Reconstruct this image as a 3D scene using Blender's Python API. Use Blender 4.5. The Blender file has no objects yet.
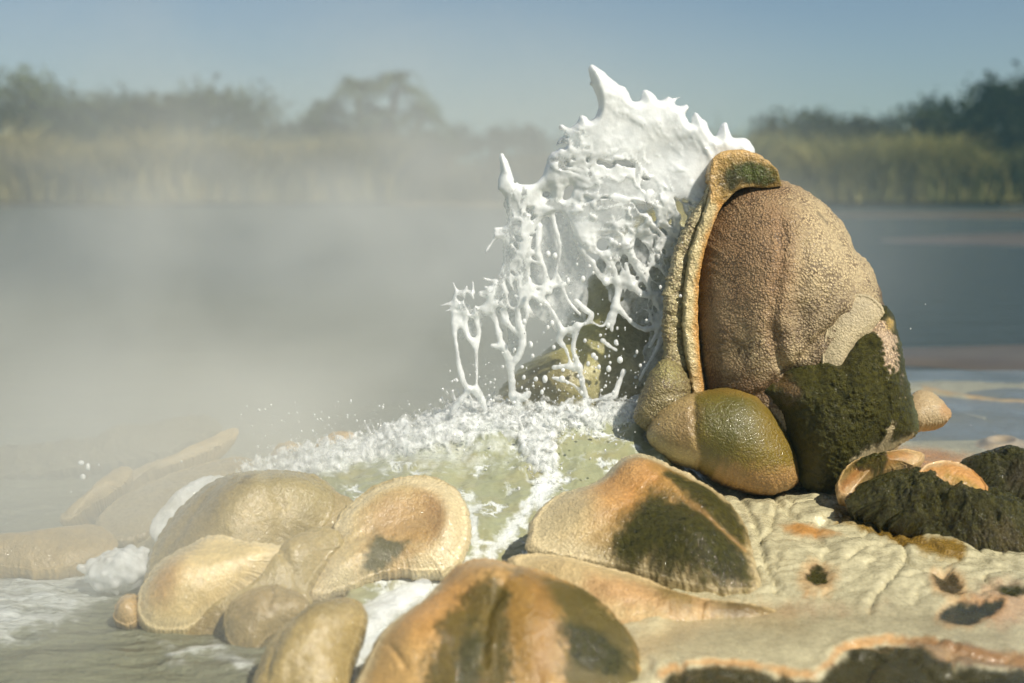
import bpy, math, random
import numpy as np
from mathutils import Vector

random.seed(7)
RNG = np.random.default_rng(11)
scene = bpy.context.scene
COL = scene.collection

# ------------------------------------------------------------------ camera
CAM = np.array([0.0, 0.0, 1.25])
PITCH = math.radians(7.0)
LENS = 50.0
W, H = 1024, 683
FPX = W * LENS / 36.0
cd = bpy.data.cameras.new('camera')
co = bpy.data.objects.new('camera', cd)
COL.objects.link(co)
co.location = CAM
co.rotation_euler = (math.pi / 2 - PITCH, 0, 0)
cd.lens = LENS
cd.sensor_width = 36.0
cd.clip_start = 0.05
cd.clip_end = 6000
cd.dof.use_dof = True
cd.dof.focus_distance = 4.95
cd.dof.aperture_fstop = 1.35
scene.camera = co
CP, SP = math.cos(PITCH), math.sin(PITCH)


def ray(px, py):
    """direction through a photo pixel, scaled so that its y is 1"""
    a = (np.asarray(px, float) - W / 2) / FPX
    b = (H / 2 - np.asarray(py, float)) / FPX
    dy = CP + b * SP
    dz = -SP + b * CP
    return np.stack([a / dy, np.ones_like(dy + a), dz / dy], -1)


def at(px, py, Y):
    return CAM + ray(px, py) * np.asarray(Y, float)[..., None]


def on_z(px, py, z):
    r = ray(px, py)
    t = (z - CAM[2]) / r[..., 2]
    return CAM + r * t[..., None]


def project(x, y, z):
    dx, dy, dz = x - CAM[0], y - CAM[1], z - CAM[2]
    f = dy * CP - dz * SP
    u = dy * SP + dz * CP
    f = np.maximum(f, 0.05)
    return W / 2 + FPX * dx / f, H / 2 - FPX * u / f


# ------------------------------------------------------------------ noise
def _hash(ix, iy, iz, seed):
    h = (ix.astype(np.int64) * 374761393 + iy.astype(np.int64) * 668265263
         + iz.astype(np.int64) * 2147483647 + seed * 1274126177) & 0xFFFFFFFF
    h = ((h ^ (h >> 13)) * 1274126177) & 0xFFFFFFFF
    h = ((h ^ (h >> 16)) * 2246822519) & 0xFFFFFFFF
    return h ^ (h >> 15)


def noise(x, y, z=0.0, seed=0):
    """gradient noise, about -1..1"""
    x, y, z = np.broadcast_arrays(np.asarray(x, float), np.asarray(y, float), np.asarray(z, float))
    ix, iy, iz = np.floor(x), np.floor(y), np.floor(z)
    fx, fy, fz = x - ix, y - iy, z - iz
    ux, uy, uz = [f * f * f * (f * (f * 6 - 15) + 10) for f in (fx, fy, fz)]
    out = 0
    for dx in (0, 1):
        for dy in (0, 1):
            for dz in (0, 1):
                h = _hash(ix + dx, iy + dy, iz + dz, seed)
                gx = (h & 1023) / 511.5 - 1
                gy = ((h >> 10) & 1023) / 511.5 - 1
                gz = ((h >> 20) & 1023) / 511.5 - 1
                g = gx * (fx - dx) + gy * (fy - dy) + gz * (fz - dz)
                w = (ux if dx else 1 - ux) * (uy if dy else 1 - uy) * (uz if dz else 1 - uz)
                out = out + g * w
    return out * 1.3


def fbm(x, y, z=0.0, o=4, seed=0, gain=.5):
    a, s, t = 1.0, 0.0, 0.0
    for i in range(o):
        s = s + a * noise(x, y, z, seed + i * 17)
        t += a
        a *= gain
        x, y, z = np.asarray(x) * 2.03, np.asarray(y) * 2.03, np.asarray(z) * 2.03
    return s / t * 1.5


def cells(x, y, seed=0):
    """2D Voronoi: nearest distance, distance to the cell border, random id"""
    x, y = np.broadcast_arrays(np.asarray(x, float), np.asarray(y, float))
    ix, iy = np.floor(x), np.floor(y)
    d1 = np.full(x.shape, 9.0); d2 = np.full(x.shape, 9.0); idd = np.zeros(x.shape)
    for dx in range(-1, 2):
        for dy in range(-1, 2):
            h = _hash(ix + dx, iy + dy, ix * 0, seed)
            qx = ix + dx + (h & 1023) / 1023
            qy = iy + dy + ((h >> 10) & 1023) / 1023
            d = np.hypot(x - qx, y - qy)
            c = d < d1
            d2 = np.where(c, d1, np.minimum(d2, d))
            idd = np.where(c, ((h >> 20) & 1023) / 1023, idd)
            d1 = np.where(c, d, d1)
    return d1, d2 - d1, idd


def sstep(a, b, x):
    t = np.clip((x - a) / (b - a), 0, 1)
    return t * t * (3 - 2 * t)


def spline(pts, n, closed=True):
    """Catmull-Rom through the points, n samples evenly spaced along its length"""
    p = np.asarray(pts, float)
    m = len(p)
    out = []
    rng = range(m) if closed else range(m - 1)
    for i in rng:
        if closed:
            a, b, c, d = p[(i - 1) % m], p[i], p[(i + 1) % m], p[(i + 2) % m]
        else:
            a, b, c, d = p[max(i - 1, 0)], p[i], p[i + 1], p[min(i + 2, m - 1)]
        t = np.linspace(0, 1, 24, endpoint=False)[:, None]
        out.append(.5 * (2 * b + (c - a) * t + (2 * a - 5 * b + 4 * c - d) * t ** 2 + (3 * b - a - 3 * c + d) * t ** 3))
    q = np.concatenate(out + [p[:1] if closed else p[-1:]])
    s = np.concatenate([[0], np.cumsum(np.linalg.norm(np.diff(q[:, :2], axis=0), axis=1))])
    u = np.linspace(0, s[-1], n, endpoint=not closed)
    return np.stack([np.interp(u, s, q[:, k]) for k in range(q.shape[1])], -1)


def seg_dist(x, y, a, b):
    dx, dy = b[0] - a[0], b[1] - a[1]
    L = dx * dx + dy * dy + 1e-9
    t = np.clip(((x - a[0]) * dx + (y - a[1]) * dy) / L, 0, 1)
    return np.hypot(x - a[0] - t * dx, y - a[1] - t * dy), t


def poly_sd(x, y, poly):
    """signed distance to a polygon, negative inside"""
    p = np.asarray(poly, float)[:, :2]
    d = np.full(np.shape(x), 1e9)
    ins = np.zeros(np.shape(x), bool)
    for i in range(len(p)):
        a, b = p[i], p[(i + 1) % len(p)]
        d = np.minimum(d, seg_dist(x, y, a, b)[0])
        c = (a[1] > y) != (b[1] > y)
        xi = (b[0] - a[0]) * (y - a[1]) / (b[1] - a[1] + 1e-12) + a[0]
        ins ^= c & (x < xi)
    return np.where(ins, -d, d)


def line_dist(x, y, pts):
    d = np.full(np.shape(x), 1e9)
    for i in range(len(pts) - 1):
        d = np.minimum(d, seg_dist(x, y, pts[i], pts[i + 1])[0])
    return d


def region(x, y, spec):
    """signed pixel distance to ('ell', x, y, rx, ry, deg) / ('line', pts, halfwidth) / polygon"""
    if spec[0] == 'ell':
        _, cx, cy, rx, ry = spec[:5]
        a = math.radians(spec[5] if len(spec) > 5 else 0)
        u = (x - cx) * math.cos(a) + (y - cy) * math.sin(a)
        v = -(x - cx) * math.sin(a) + (y - cy) * math.cos(a)
        return (np.sqrt((u / rx) ** 2 + (v / ry) ** 2) - 1) * min(rx, ry)
    if spec[0] == 'line':
        return line_dist(x, y, spec[1]) - spec[2]
    return poly_sd(x, y, spline(spec, len(spec) * 5))


# ------------------------------------------------------------------ meshes
def make_mesh(name, verts, faces, mat, smooth=True, attrs=None, origin=None):
    verts = np.ascontiguousarray(verts, np.float32)
    if origin is not None:
        verts = verts - np.asarray(origin, np.float32)
    me = bpy.data.meshes.new(name)
    faces = np.asarray(faces)
    n = faces.shape[1]
    me.vertices.add(len(verts)); me.vertices.foreach_set('co', verts.ravel())
    me.loops.add(faces.size); me.loops.foreach_set('vertex_index', np.ascontiguousarray(faces, np.int32).ravel())
    me.polygons.add(len(faces)); me.polygons.foreach_set('loop_start', np.arange(0, faces.size, n, dtype=np.int32))
    me.polygons.foreach_set('use_smooth', np.full(len(faces), smooth))
    for k, v in (attrs or {}).items():
        if v.ndim == 2:
            a = me.color_attributes.new(k, 'FLOAT_COLOR', 'POINT')
            c = np.ones((len(verts), 4), np.float32); c[:, :3] = v
            a.data.foreach_set('color', c.ravel())
        else:
            a = me.attributes.new(k, 'FLOAT', 'POINT')
            a.data.foreach_set('value', np.ascontiguousarray(v, np.float32))
    me.update(calc_edges=True)
    me.validate()
    me.materials.append(mat)
    return me


def put(name, me, parent=None, loc=(0, 0, 0)):
    o = bpy.data.objects.new(name, me)
    COL.objects.link(o)
    o.location = loc
    if parent is not None:
        o.parent = parent
        o.location = Vector(loc) - Vector(parent.location)
    return o


def thing(name, loc, label, cat, group=None):
    o = bpy.data.objects.new(name, None)
    o.empty_display_size = .1
    COL.objects.link(o)
    o.location = loc
    tag(o, label, cat, group)
    return o


def tag(o, label, cat, group=None, kind=None):
    o['label'] = label
    o['category'] = cat
    if group: o['group'] = group
    if kind: o['kind'] = kind
    return o


def structure(o):
    o['kind'] = 'structure'
    return o


def grid_faces(nr, nc, wrap=False):
    i = np.arange(nr - 1)[:, None]
    j = np.arange(nc if wrap else nc - 1)[None, :]
    a = i * nc + j
    b = i * nc + (j + 1) % nc
    return np.stack([a, b, b + nc, a + nc], -1).reshape(-1, 4)


# ------------------------------------------------------------------ materials
class NT:
    def __init__(s, name):
        s.m = bpy.data.materials.new(name)
        s.m.use_nodes = True
        s.t = s.m.node_tree
        s.t.nodes.clear()
        s.out = s.n('ShaderNodeOutputMaterial')

    def n(s, typ, props=None, **ins):
        nd = s.t.nodes.new(typ)
        for k, v in (props or {}).items():
            setattr(nd, k, v)
        for k, v in ins.items():
            key = k.replace('_', ' ') if not k[-1].isdigit() or k[0] != 'i' else int(k[1:])
            sock = nd.inputs[key]
            if isinstance(v, bpy.types.NodeSocket):
                s.t.links.new(v, sock)
            else:
                sock.default_value = v
        return nd

    def math(s, op, a, b=0.0, clamp=False):
        return s.n('ShaderNodeMath', {'operation': op, 'use_clamp': clamp}, i0=a, i1=b).outputs[0]

    def attr(s, name, out='Fac'):
        return s.n('ShaderNodeAttribute', {'attribute_name': name}).outputs[out]

    def mix(s, f, a, b, mode='MIX'):
        nd = s.n('ShaderNodeMix', {'data_type': 'RGBA', 'blend_type': mode})
        for i, v in ((0, f), (6, a), (7, b)):
            if isinstance(v, bpy.types.NodeSocket):
                s.t.links.new(v, nd.inputs[i])
            else:
                nd.inputs[i].default_value = v
        return nd.outputs[2]

    def noise(s, vec, scale, detail=4, rough=.55):
        return s.n('ShaderNodeTexNoise', None, Vector=vec, Scale=scale, Detail=detail, Roughness=rough).outputs[0]

    def ramp(s, f, stops):
        nd = s.n('ShaderNodeValToRGB', None, Fac=f)
        e = nd.color_ramp.elements
        while len(e) < len(stops): e.new(.5)
        for k, (p, c) in zip(e, stops):
            k.position = p
            k.color = c if len(c) == 4 else (*c, 1)
        return nd.outputs[0]

    def rmap(s, f, a, b, c, d):
        return s.n('ShaderNodeMapRange', None, i0=f, i1=a, i2=b, i3=c, i4=d).outputs[0]

    def done(s, shader, vol=False):
        s.t.links.new(shader, s.out.inputs[1 if vol else 0])
        return s.m


def mat_sinter():
    """mineral crust: pigment, grain (pebbled), moss and wet come from the mesh"""
    q = NT('sinter_crust')
    co_ = q.n('ShaderNodeTexCoord').outputs['Object']
    pig = q.attr('pigment', 'Color'); grain = q.attr('grain'); moss = q.attr('moss'); wet = q.attr('wet')
    n1 = q.noise(co_, 14, 6, .65); n2 = q.noise(co_, 70, 5, .6); n3 = q.noise(co_, 260, 3, .6)
    v = q.n('ShaderNodeTexVoronoi', {'feature': 'F1'}, Vector=co_, Scale=112.0, Randomness=1.0).outputs['Distance']
    vv = q.n('ShaderNodeTexVoronoi', {'feature': 'F1'}, Vector=co_, Scale=190.0, Randomness=1.0).outputs['Distance']
    f = q.rmap(n1, .25, .75, .74, 1.22)
    f2 = q.rmap(n2, .2, .8, .8, 1.2)
    c = q.n('ShaderNodeVectorMath', {'operation': 'SCALE'}, i0=pig, Scale=f).outputs[0]
    c = q.n('ShaderNodeVectorMath', {'operation': 'SCALE'}, i0=c, Scale=f2).outputs[0]
    # the pits between the pebbles are coloured dark brown
    pit = q.math('MULTIPLY', q.math('MULTIPLY', q.rmap(v, .30, .62, 0, 1), q.rmap(n1, .36, .62, .15, .95)), grain, True)
    c = q.mix(pit, c, (.075, .045, .022, 1))
    mossc = q.mix(q.rmap(n2, .3, .75, 0, 1), (.012, .0125, .002, 1), (.090, .080, .007, 1))
    mossf = q.math('MULTIPLY', moss, q.rmap(q.math('ADD', n3, q.math('MULTIPLY', moss, .9)), .6, .95, .0, 1), True)
    c = q.mix(mossf, c, mossc)
    h = q.math('MULTIPLY', n1, .30)
    h = q.math('ADD', h, q.math('MULTIPLY', n2, .35))
    h = q.math('ADD', h, q.math('MULTIPLY', n3, .12))
    h = q.math('SUBTRACT', h, q.math('MULTIPLY', q.math('MULTIPLY', v, grain), .75))
    h = q.math('SUBTRACT', h, q.math('MULTIPLY', q.math('MULTIPLY', vv, q.math('ADD', grain, .25)), .3))
    h = q.math('ADD', h, q.math('MULTIPLY', q.math('MULTIPLY', n3, moss), 1.3))
    b = q.n('ShaderNodeBump', None, Strength=.8, Distance=.010, Height=h).outputs[0]
    r = q.math('SUBTRACT', q.rmap(n2, .3, .7, .52, .72), q.math('MULTIPLY', wet, .36), True)
    p = q.n('ShaderNodeBsdfPrincipled', None, Base_Color=c, Roughness=r, Normal=b)
    q.t.links.new(q.rmap(moss, 0, 1, .45, .05), p.inputs['Specular IOR Level'])
    q.t.links.new(q.math('MULTIPLY', wet, q.rmap(moss, 0, 1, .7, .55)), p.inputs['Coat Weight'])
    q.t.links.new(q.rmap(moss, 0, 1, .09, .045), p.inputs['Coat Roughness'])
    p.inputs['Coat IOR'].default_value = 1.5
    bc = q.n('ShaderNodeBump', None, Strength=.8, Distance=.012, Height=q.math('ADD', q.noise(co_, 48, 2, .5), q.math('MULTIPLY', n3, .16))).outputs[0]
    vc = q.n('ShaderNodeTexVoronoi', {'feature': 'F1'}, Vector=co_, Scale=105.0).outputs['Color']
    off = q.n('ShaderNodeVectorMath', {'operation': 'SUBTRACT'}, i0=vc, i1=(.5, .5, .5)).outputs[0]
    off = q.n('ShaderNodeVectorMath', {'operation': 'SCALE'}, i0=off, Scale=q.math('MULTIPLY', wet, q.rmap(moss, 0, 1, .25, .75))).outputs[0]
    bc = q.n('ShaderNodeVectorMath', {'operation': 'NORMALIZE'}, i0=q.n('ShaderNodeVectorMath', {'operation': 'ADD'}, i0=bc, i1=off).outputs[0]).outputs[0]
    q.t.links.new(bc, p.inputs['Coat Normal'])
    return q.done(p.outputs[0])


def mat_pool():
    """turbulent murky green water with foam where the mesh says so"""
    q = NT('murky_water')
    co_ = q.n('ShaderNodeTexCoord').outputs['Object']
    foam = q.attr('foam'); pig = q.attr('pigment', 'Color')
    n1 = q.noise(co_, 30, 6, .7); n2 = q.noise(co_, 110, 4, .65)
    f = q.math('ADD', foam, q.math('MULTIPLY', q.math('SUBTRACT', n1, .5), .55))
    f = q.math('ADD', f, q.math('MULTIPLY', q.math('SUBTRACT', n2, .5), .22))
    f = q.n('ShaderNodeMapRange', {'interpolation_type': 'SMOOTHSTEP'}, i0=f, i1=.30, i2=.95, i3=0.0, i4=1.0).outputs[0]
    c = q.mix(f, pig, (.74, .78, .76, 1))
    h = q.math('ADD', q.noise(co_, 15, 2, .5), q.math('MULTIPLY', q.math('MULTIPLY', n2, f), .6))
    b = q.n('ShaderNodeBump', None, Strength=.7, Distance=.02, Height=h).outputs[0]
    p = q.n('ShaderNodeBsdfPrincipled', None, Base_Color=c, Roughness=q.rmap(f, 0, 1, .06, .4), Normal=b)
    p.inputs['IOR'].default_value = 1.4
    return q.done(p.outputs[0])


def mat_foam():
    q = NT('white_foam')
    co_ = q.n('ShaderNodeTexCoord').outputs['Object']
    n2 = q.noise(co_, 90, 3, .55)
    b = q.n('ShaderNodeBump', None, Strength=.3, Distance=.004, Height=n2).outputs[0]
    p = q.n('ShaderNodeBsdfPrincipled', None, Base_Color=(.82, .845, .84, 1), Roughness=.10, Normal=b)
    p.inputs['IOR'].default_value = 1.33
    p.inputs['Subsurface Weight'].default_value = .85
    p.inputs['Subsurface Radius'].default_value = (1, 1, 1)
    p.inputs['Subsurface Scale'].default_value = .022
    tr = q.n('ShaderNodeBsdfTranslucent', None, Color=(.86, .88, .87, 1), Normal=b)
    m = q.n('ShaderNodeMixShader', None, i0=.22, i1=p.outputs[0], i2=tr.outputs[0])
    thin = q.attr('thin')
    gl = q.n('ShaderNodeBsdfTransparent', None, Color=(.99, .99, .985, 1))
    t = q.math('MULTIPLY', thin, q.rmap(q.noise(co_, 45, 4, .6), .3, .7, .7, 1.15), True)
    m2 = q.n('ShaderNodeMixShader', None, i0=t, i1=m.outputs[0], i2=gl.outputs[0])
    return q.done(m2.outputs[0])


def mat_river():
    q = NT('river_water')
    g = q.n('ShaderNodeNewGeometry').outputs['Position']
    foam = q.attr('foam'); pig = q.attr('pigment', 'Color')
    mp = q.n('ShaderNodeMapping', None, Vector=g, Scale=(.55, 1.6, 1)).outputs[0]
    n1 = q.noise(mp, 1.6, 5, .6); n2 = q.noise(mp, 9, 4, .6); n3 = q.noise(g, 40, 4, .65)
    f = q.math('ADD', foam, q.math('MULTIPLY', q.math('SUBTRACT', n2, .5), .6))
    f = q.math('ADD', f, q.math('MULTIPLY', q.math('SUBTRACT', n3, .5), .45))
    f = q.n('ShaderNodeMapRange', {'interpolation_type': 'SMOOTHSTEP'}, i0=f, i1=.3, i2=.8, i3=0.0, i4=.9).outputs[0]
    c = q.mix(f, pig, (.68, .71, .69, 1))
    h = q.math('ADD', n1, q.math('ADD', q.math('MULTIPLY', n2, .35), q.math('MULTIPLY', n3, .08)))
    b = q.n('ShaderNodeBump', None, Strength=.8, Distance=.22, Height=h).outputs[0]
    p = q.n('ShaderNodeBsdfPrincipled', None, Base_Color=c, Roughness=q.rmap(f, 0, 1, .14, .5), Normal=b)
    p.inputs['IOR'].default_value = 1.33
    return q.done(p.outputs[0])


def mat_leaf(name, rough=.55):
    q = NT(name)
    c = q.attr('pigment', 'Color')
    p = q.n('ShaderNodeBsdfPrincipled', None, Base_Color=c, Roughness=rough)
    p.inputs['Specular IOR Level'].default_value = .12
    tr = q.n('ShaderNodeBsdfTranslucent', None, Color=c)
    m = q.n('ShaderNodeMixShader', None, i0=.3, i1=p.outputs[0], i2=tr.outputs[0])
    return q.done(m.outputs[0])


def mat_plain(name, c1, c2, scale, rough=.9, bump=.02):
    q = NT(name)
    g = q.n('ShaderNodeNewGeometry').outputs['Position']
    n1 = q.noise(g, scale, 6, .65)
    c = q.mix(q.rmap(n1, .3, .7, 0, 1), (*c1, 1), (*c2, 1))
    b = q.n('ShaderNodeBump', None, Strength=.7, Distance=bump, Height=n1).outputs[0]
    p = q.n('ShaderNodeBsdfPrincipled', None, Base_Color=c, Roughness=rough, Normal=b)
    return q.done(p.outputs[0])


M_SINTER = mat_sinter()
M_POOL = mat_pool()
M_FOAM = mat_foam()
M_RIVER = mat_river()
M_LEAF = mat_leaf('foliage')
M_REED = mat_leaf('reed_blades', .7)
M_BARK = mat_plain('bark', (.09, .07, .05), (.2, .16, .11), 6)
M_BANK = mat_plain('bank_soil', (.16, .12, .07), (.30, .24, .13), .8)
M_BED = mat_plain('river_bed', (.10, .085, .06), (.16, .13, .09), .5)
M_MUD = mat_plain('mud', (.075, .060, .042), (.125, .10, .066), 1.4, .34)

# pigments (linear)
CREAM = (.60, .50, .33); PALE = (.66, .58, .42); TAN = (.44, .31, .16); ORANGE = (.56, .28, .085)
OLIVE = (.22, .18, .075); ALGAE = (.042, .045, .010); GOLD = (.32, .20, .035); BROWN = (.24, .135, .065)
GREYC = (.46, .43, .32); DARK = (.018, .020, .010); SAND = (.46, .37, .22); PINK = (.47, .30, .20)


# ------------------------------------------------------------------ inflated stones
ALB = (.92, .88, .72)


def paint(px, py, base, layers, seed, r=None):
    """pigment, moss, grain, wet per vertex; a layer is (colour, region, softness, noise px, options)"""
    N = len(px)
    c = np.empty((N, 3)); c[:] = base
    ch = {'moss': np.zeros(N), 'grain': np.zeros(N), 'wet': np.zeros(N)}
    nz = fbm(px / 22, py / 22, 0, 4, seed)
    nf = fbm(px / 6, py / 6, 3, 3, seed + 5)
    for L in layers:
        col, spec, soft, amp = L[:4]
        opt = L[4] if len(L) > 4 else {}
        if spec == 'all':
            sd = np.full(N, -1e3)
        elif spec[0] == 'edge':
            sd = (spec[1] - .10 - r) * 100
        elif spec[0] == 'inner':
            sd = (r - spec[1]) * 100
        else:
            sd = region(px, py, spec)
        if col is ALGAE and soft > 2.5:
            fr = sstep(soft * 1.6 + 5, -soft, sd - 4 + nz * amp * 1.5 + nf * amp * .5)[:, None] * .75
            c = c * (1 - fr) + np.array((.20, .135, .022)) * fr
        m = sstep(soft, -soft, sd + nz * amp + nf * amp * .6) * opt.get('k', 1)
        if col is not None:
            c = c * (1 - m[:, None]) + np.array(col) * m[:, None]
        for k in ch:
            if k in opt:
                ch[k] = ch[k] * (1 - m) + opt[k] * m
    return c * np.array(ALB), ch


def stone(name, outline, base, Y, lean, T, Tb=.12, p=2.4, bumps=(), creases=(), base_col=CREAM, layers=(),
          amp=.006, fscale=9, grain=.2, wet=.3, rings=90, segs=300, jitter=1.4, centre=None, moss_amp=.012,
          parent=None, seed=None, ribs=None, mat=None, flow=False, cs=.5, edge=.2, lip=.006):
    """a rounded body whose outline is traced on a leaning plane through `base` (a pixel) at depth Y"""
    seed = seed if seed is not None else abs(hash_name(name + str(outline[0]))) % 1000
    o = spline(outline, segs)
    th = np.linspace(0, 40, segs)
    tang = np.roll(o, -1, 0) - np.roll(o, 1, 0)
    nrm = np.stack([tang[:, 1], -tang[:, 0]], -1)
    nrm /= np.linalg.norm(nrm, axis=1)[:, None] + 1e-9
    ca = 2 * np.pi * np.arange(segs) / segs
    rad = segs / (2 * np.pi) * .12
    o_s = o.copy()
    o = o + nrm * (noise(np.cos(ca) * rad, np.sin(ca) * rad, 0, seed) * jitter
                   + noise(np.cos(ca) * rad * 3, np.sin(ca) * rad * 3, 4, seed) * jitter * .5 + np.abs(noise(np.cos(ca) * rad * 2.2, np.sin(ca) * rad * 2.2, 8, seed)) * jitter * 1.3)[:, None]
    cen = np.array(centre if centre is not None else o.mean(0), float)
    rr = np.linspace(0, 1, rings) ** .75
    rr[0] = .004
    R = np.repeat(rr, segs)
    sm = o_s.copy()
    for _ in range(int(segs * .6)): sm = (np.roll(sm, 1, 0) + sm * 2 + np.roll(sm, -1, 0)) / 4
    OX = np.tile(sm[:, 0], rings) * (1 - R ** 4) + np.tile(o[:, 0], rings) * R ** 4
    OY = np.tile(sm[:, 1], rings) * (1 - R ** 4) + np.tile(o[:, 1], rings) * R ** 4
    px = cen[0] + (OX - cen[0]) * R
    py = cen[1] + (OY - cen[1]) * R
    L = math.radians(lean)
    n = np.array([0, -math.sin(L), math.cos(L)])
    b0 = at(np.array(base[0]), np.array(base[1]), np.array(Y))
    rv = ray(px, py)
    t = ((b0 - CAM) @ n) / (rv @ n)
    P = CAM + rv * t[:, None]
    prof = np.sqrt(np.clip(1 - R ** p, 0, 1))
    if flow: prof = edge * np.sqrt(np.clip(1 - R ** 8, 0, 1)) + (1 - edge) * np.clip(1 - R ** 2, 0, 1) ** .85 + lip / T * np.exp(-((R - .955) / .03) ** 2) * (R < .999)
    h = T * prof
    fade = np.clip(1 - R ** 5, 0, 1)
    for (bx, by, brx, bry, ang, bh) in bumps:
        a = math.radians(ang)
        u = ((px - bx) * math.cos(a) + (py - by) * math.sin(a)) / brx
        v = (-(px - bx) * math.sin(a) + (py - by) * math.cos(a)) / bry
        h = h + bh * np.exp(-(u * u + v * v)) * fade
    wob = fbm(px / 14, py / 14, 9, 3, seed + 3) * 3
    for (pts, wd, dp) in creases:
        d = line_dist(px + wob, py + wob * .6, spline(pts, 30, False))
        h = h - cs * dp * np.exp(-(d / wd) ** 2) * fade
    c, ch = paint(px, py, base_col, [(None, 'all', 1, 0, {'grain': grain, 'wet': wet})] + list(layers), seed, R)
    q = P * fscale
    nz = fbm(q[:, 0], q[:, 1], q[:, 2], 5, seed + 7)
    h = h + amp * nz * (.12 + .88 * fade) + amp * .8 * fbm(q[:, 0] * .35, q[:, 1] * .35, q[:, 2] * .35, 2, seed + 9) * fade
    q = P * 38
    h = h + moss_amp * ch['moss'] * (fbm(q[:, 0], q[:, 1], q[:, 2], 4, seed + 2, .6) + .4) * fade
    if ribs:   # frilled edge: fine radial ribs near the rim
        cnt, ra = ribs
        ang = np.tile(np.arange(segs) / segs, rings) * 2 * np.pi
        wv = noise(np.cos(ang) * cnt / 3, np.sin(ang) * cnt / 3, R * 2, seed)
        h = h + ra * .4 * wv * sstep(.6, .95, R) * (R < .999)
    front = P + n * h[:, None]
    # back half, plain and smooth, sinks into the ground
    br = np.linspace(1, 0, 14)[1:]
    br[-1] = .004
    B = np.repeat(br, segs)
    bx = cen[0] + np.tile(o[:, 0] - cen[0], len(br)) * B
    by = cen[1] + np.tile(o[:, 1] - cen[1], len(br)) * B
    rv = ray(bx, by)
    t = ((b0 - CAM) @ n) / (rv @ n)
    back = CAM + rv * t[:, None] - n * (Tb * np.sqrt(np.clip(1 - B ** 2.2, 0, 1)))[:, None]
    V = np.concatenate([front, back])
    bi = np.concatenate([np.arange(len(front)), np.tile(np.arange(segs) + (rings - 1) * segs, len(br))])
    F = grid_faces(rings + len(br), segs, True)
    at_ = {'pigment': c[bi]}
    for k in ch: at_[k] = ch[k][bi]
    me = make_mesh(name, V, F, mat or M_SINTER, True, at_, origin=b0)
    return put(name, me, parent, b0)


def ribbon(name, left, right, base, Y, lean, T, Tb=.1, base_col=CREAM, layers=(), amp=.008, fscale=12, grain=.5, wet=.4, jitter=2.0, seed=1, parent=None,
           ns=420, nt=44, moss_amp=.006, scallop=.0, tilt=0.0):
    """a long lip of rock between a left and a right edge traced on a leaning plane"""
    l = spline(left, ns, False); r_ = spline(right, ns, False)
    s = np.linspace(0, 1, ns)
    wob_ = (noise(s * 22, 0, 0, seed) + np.abs(noise(s * 46, 3, 0, seed))) * jitter
    l = l + np.stack([-np.abs(wob_) * 1.2, wob_ * .5], -1)
    r_ = r_ + np.stack([noise(s * 30, 7, 0, seed) * jitter * .5, 0 * s], -1)
    t = np.linspace(-1, 1, nt)
    t = np.sign(t) * np.abs(t) ** .8
    tt = np.repeat(t, ns); ss = np.tile(s, nt)
    k = (tt + 1) / 2
    px = np.tile(l[:, 0], nt) * (1 - k) + np.tile(r_[:, 0], nt) * k
    py = np.tile(l[:, 1], nt) * (1 - k) + np.tile(r_[:, 1], nt) * k
    end = np.clip(np.minimum(ss, 1 - ss) / .03, 0, 1)
    R = np.maximum(np.abs(tt), 1 - end)
    L = math.radians(lean)
    n = np.array([0, -math.sin(L), math.cos(L)])
    b0 = at(np.array(base[0]), np.array(base[1]), np.array(Y))
    rv = ray(px, py)
    P = CAM + rv * (((b0 - CAM) @ n) / (rv @ n))[:, None]
    c, ch = paint(px, py, base_col, [(None, 'all', 1, 0, {'grain': grain, 'wet': wet})] + list(layers), seed, R)
    fade = np.clip(1 - R ** 6, 0, 1)
    h = T * np.sqrt(np.clip(1 - R ** 3, 0, 1)) - tilt * tt * fade
    q = P * fscale
    h = h + amp * fbm(q[:, 0], q[:, 1], q[:, 2], 5, seed + 7) * fade + scallop * noise(ss * 40, tt * .7, 0, seed + 4) * fade
    q = P * 38
    h = h + moss_amp * ch['moss'] * (fbm(q[:, 0], q[:, 1], q[:, 2], 4, seed + 2, .6) + .4) * fade
    front = P + n * h[:, None]
    back = P - n * (Tb * np.sqrt(np.clip(1 - R ** 3, 0, 1)))[:, None]
    F = grid_faces(nt, ns)
    V = np.concatenate([front, back]); F = np.concatenate([F, F[:, ::-1] + len(front)])
    at_ = {'pigment': np.concatenate([c, c])}
    for kk in ch: at_[kk] = np.concatenate([ch[kk], ch[kk]])
    return put(name, make_mesh(name, V, F, M_SINTER, True, at_, origin=b0), parent, b0)


def hash_name(s):
    v = 7
    for ch_ in s: v = (v * 131 + ord(ch_)) & 0x7fffffff
    return v


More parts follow.
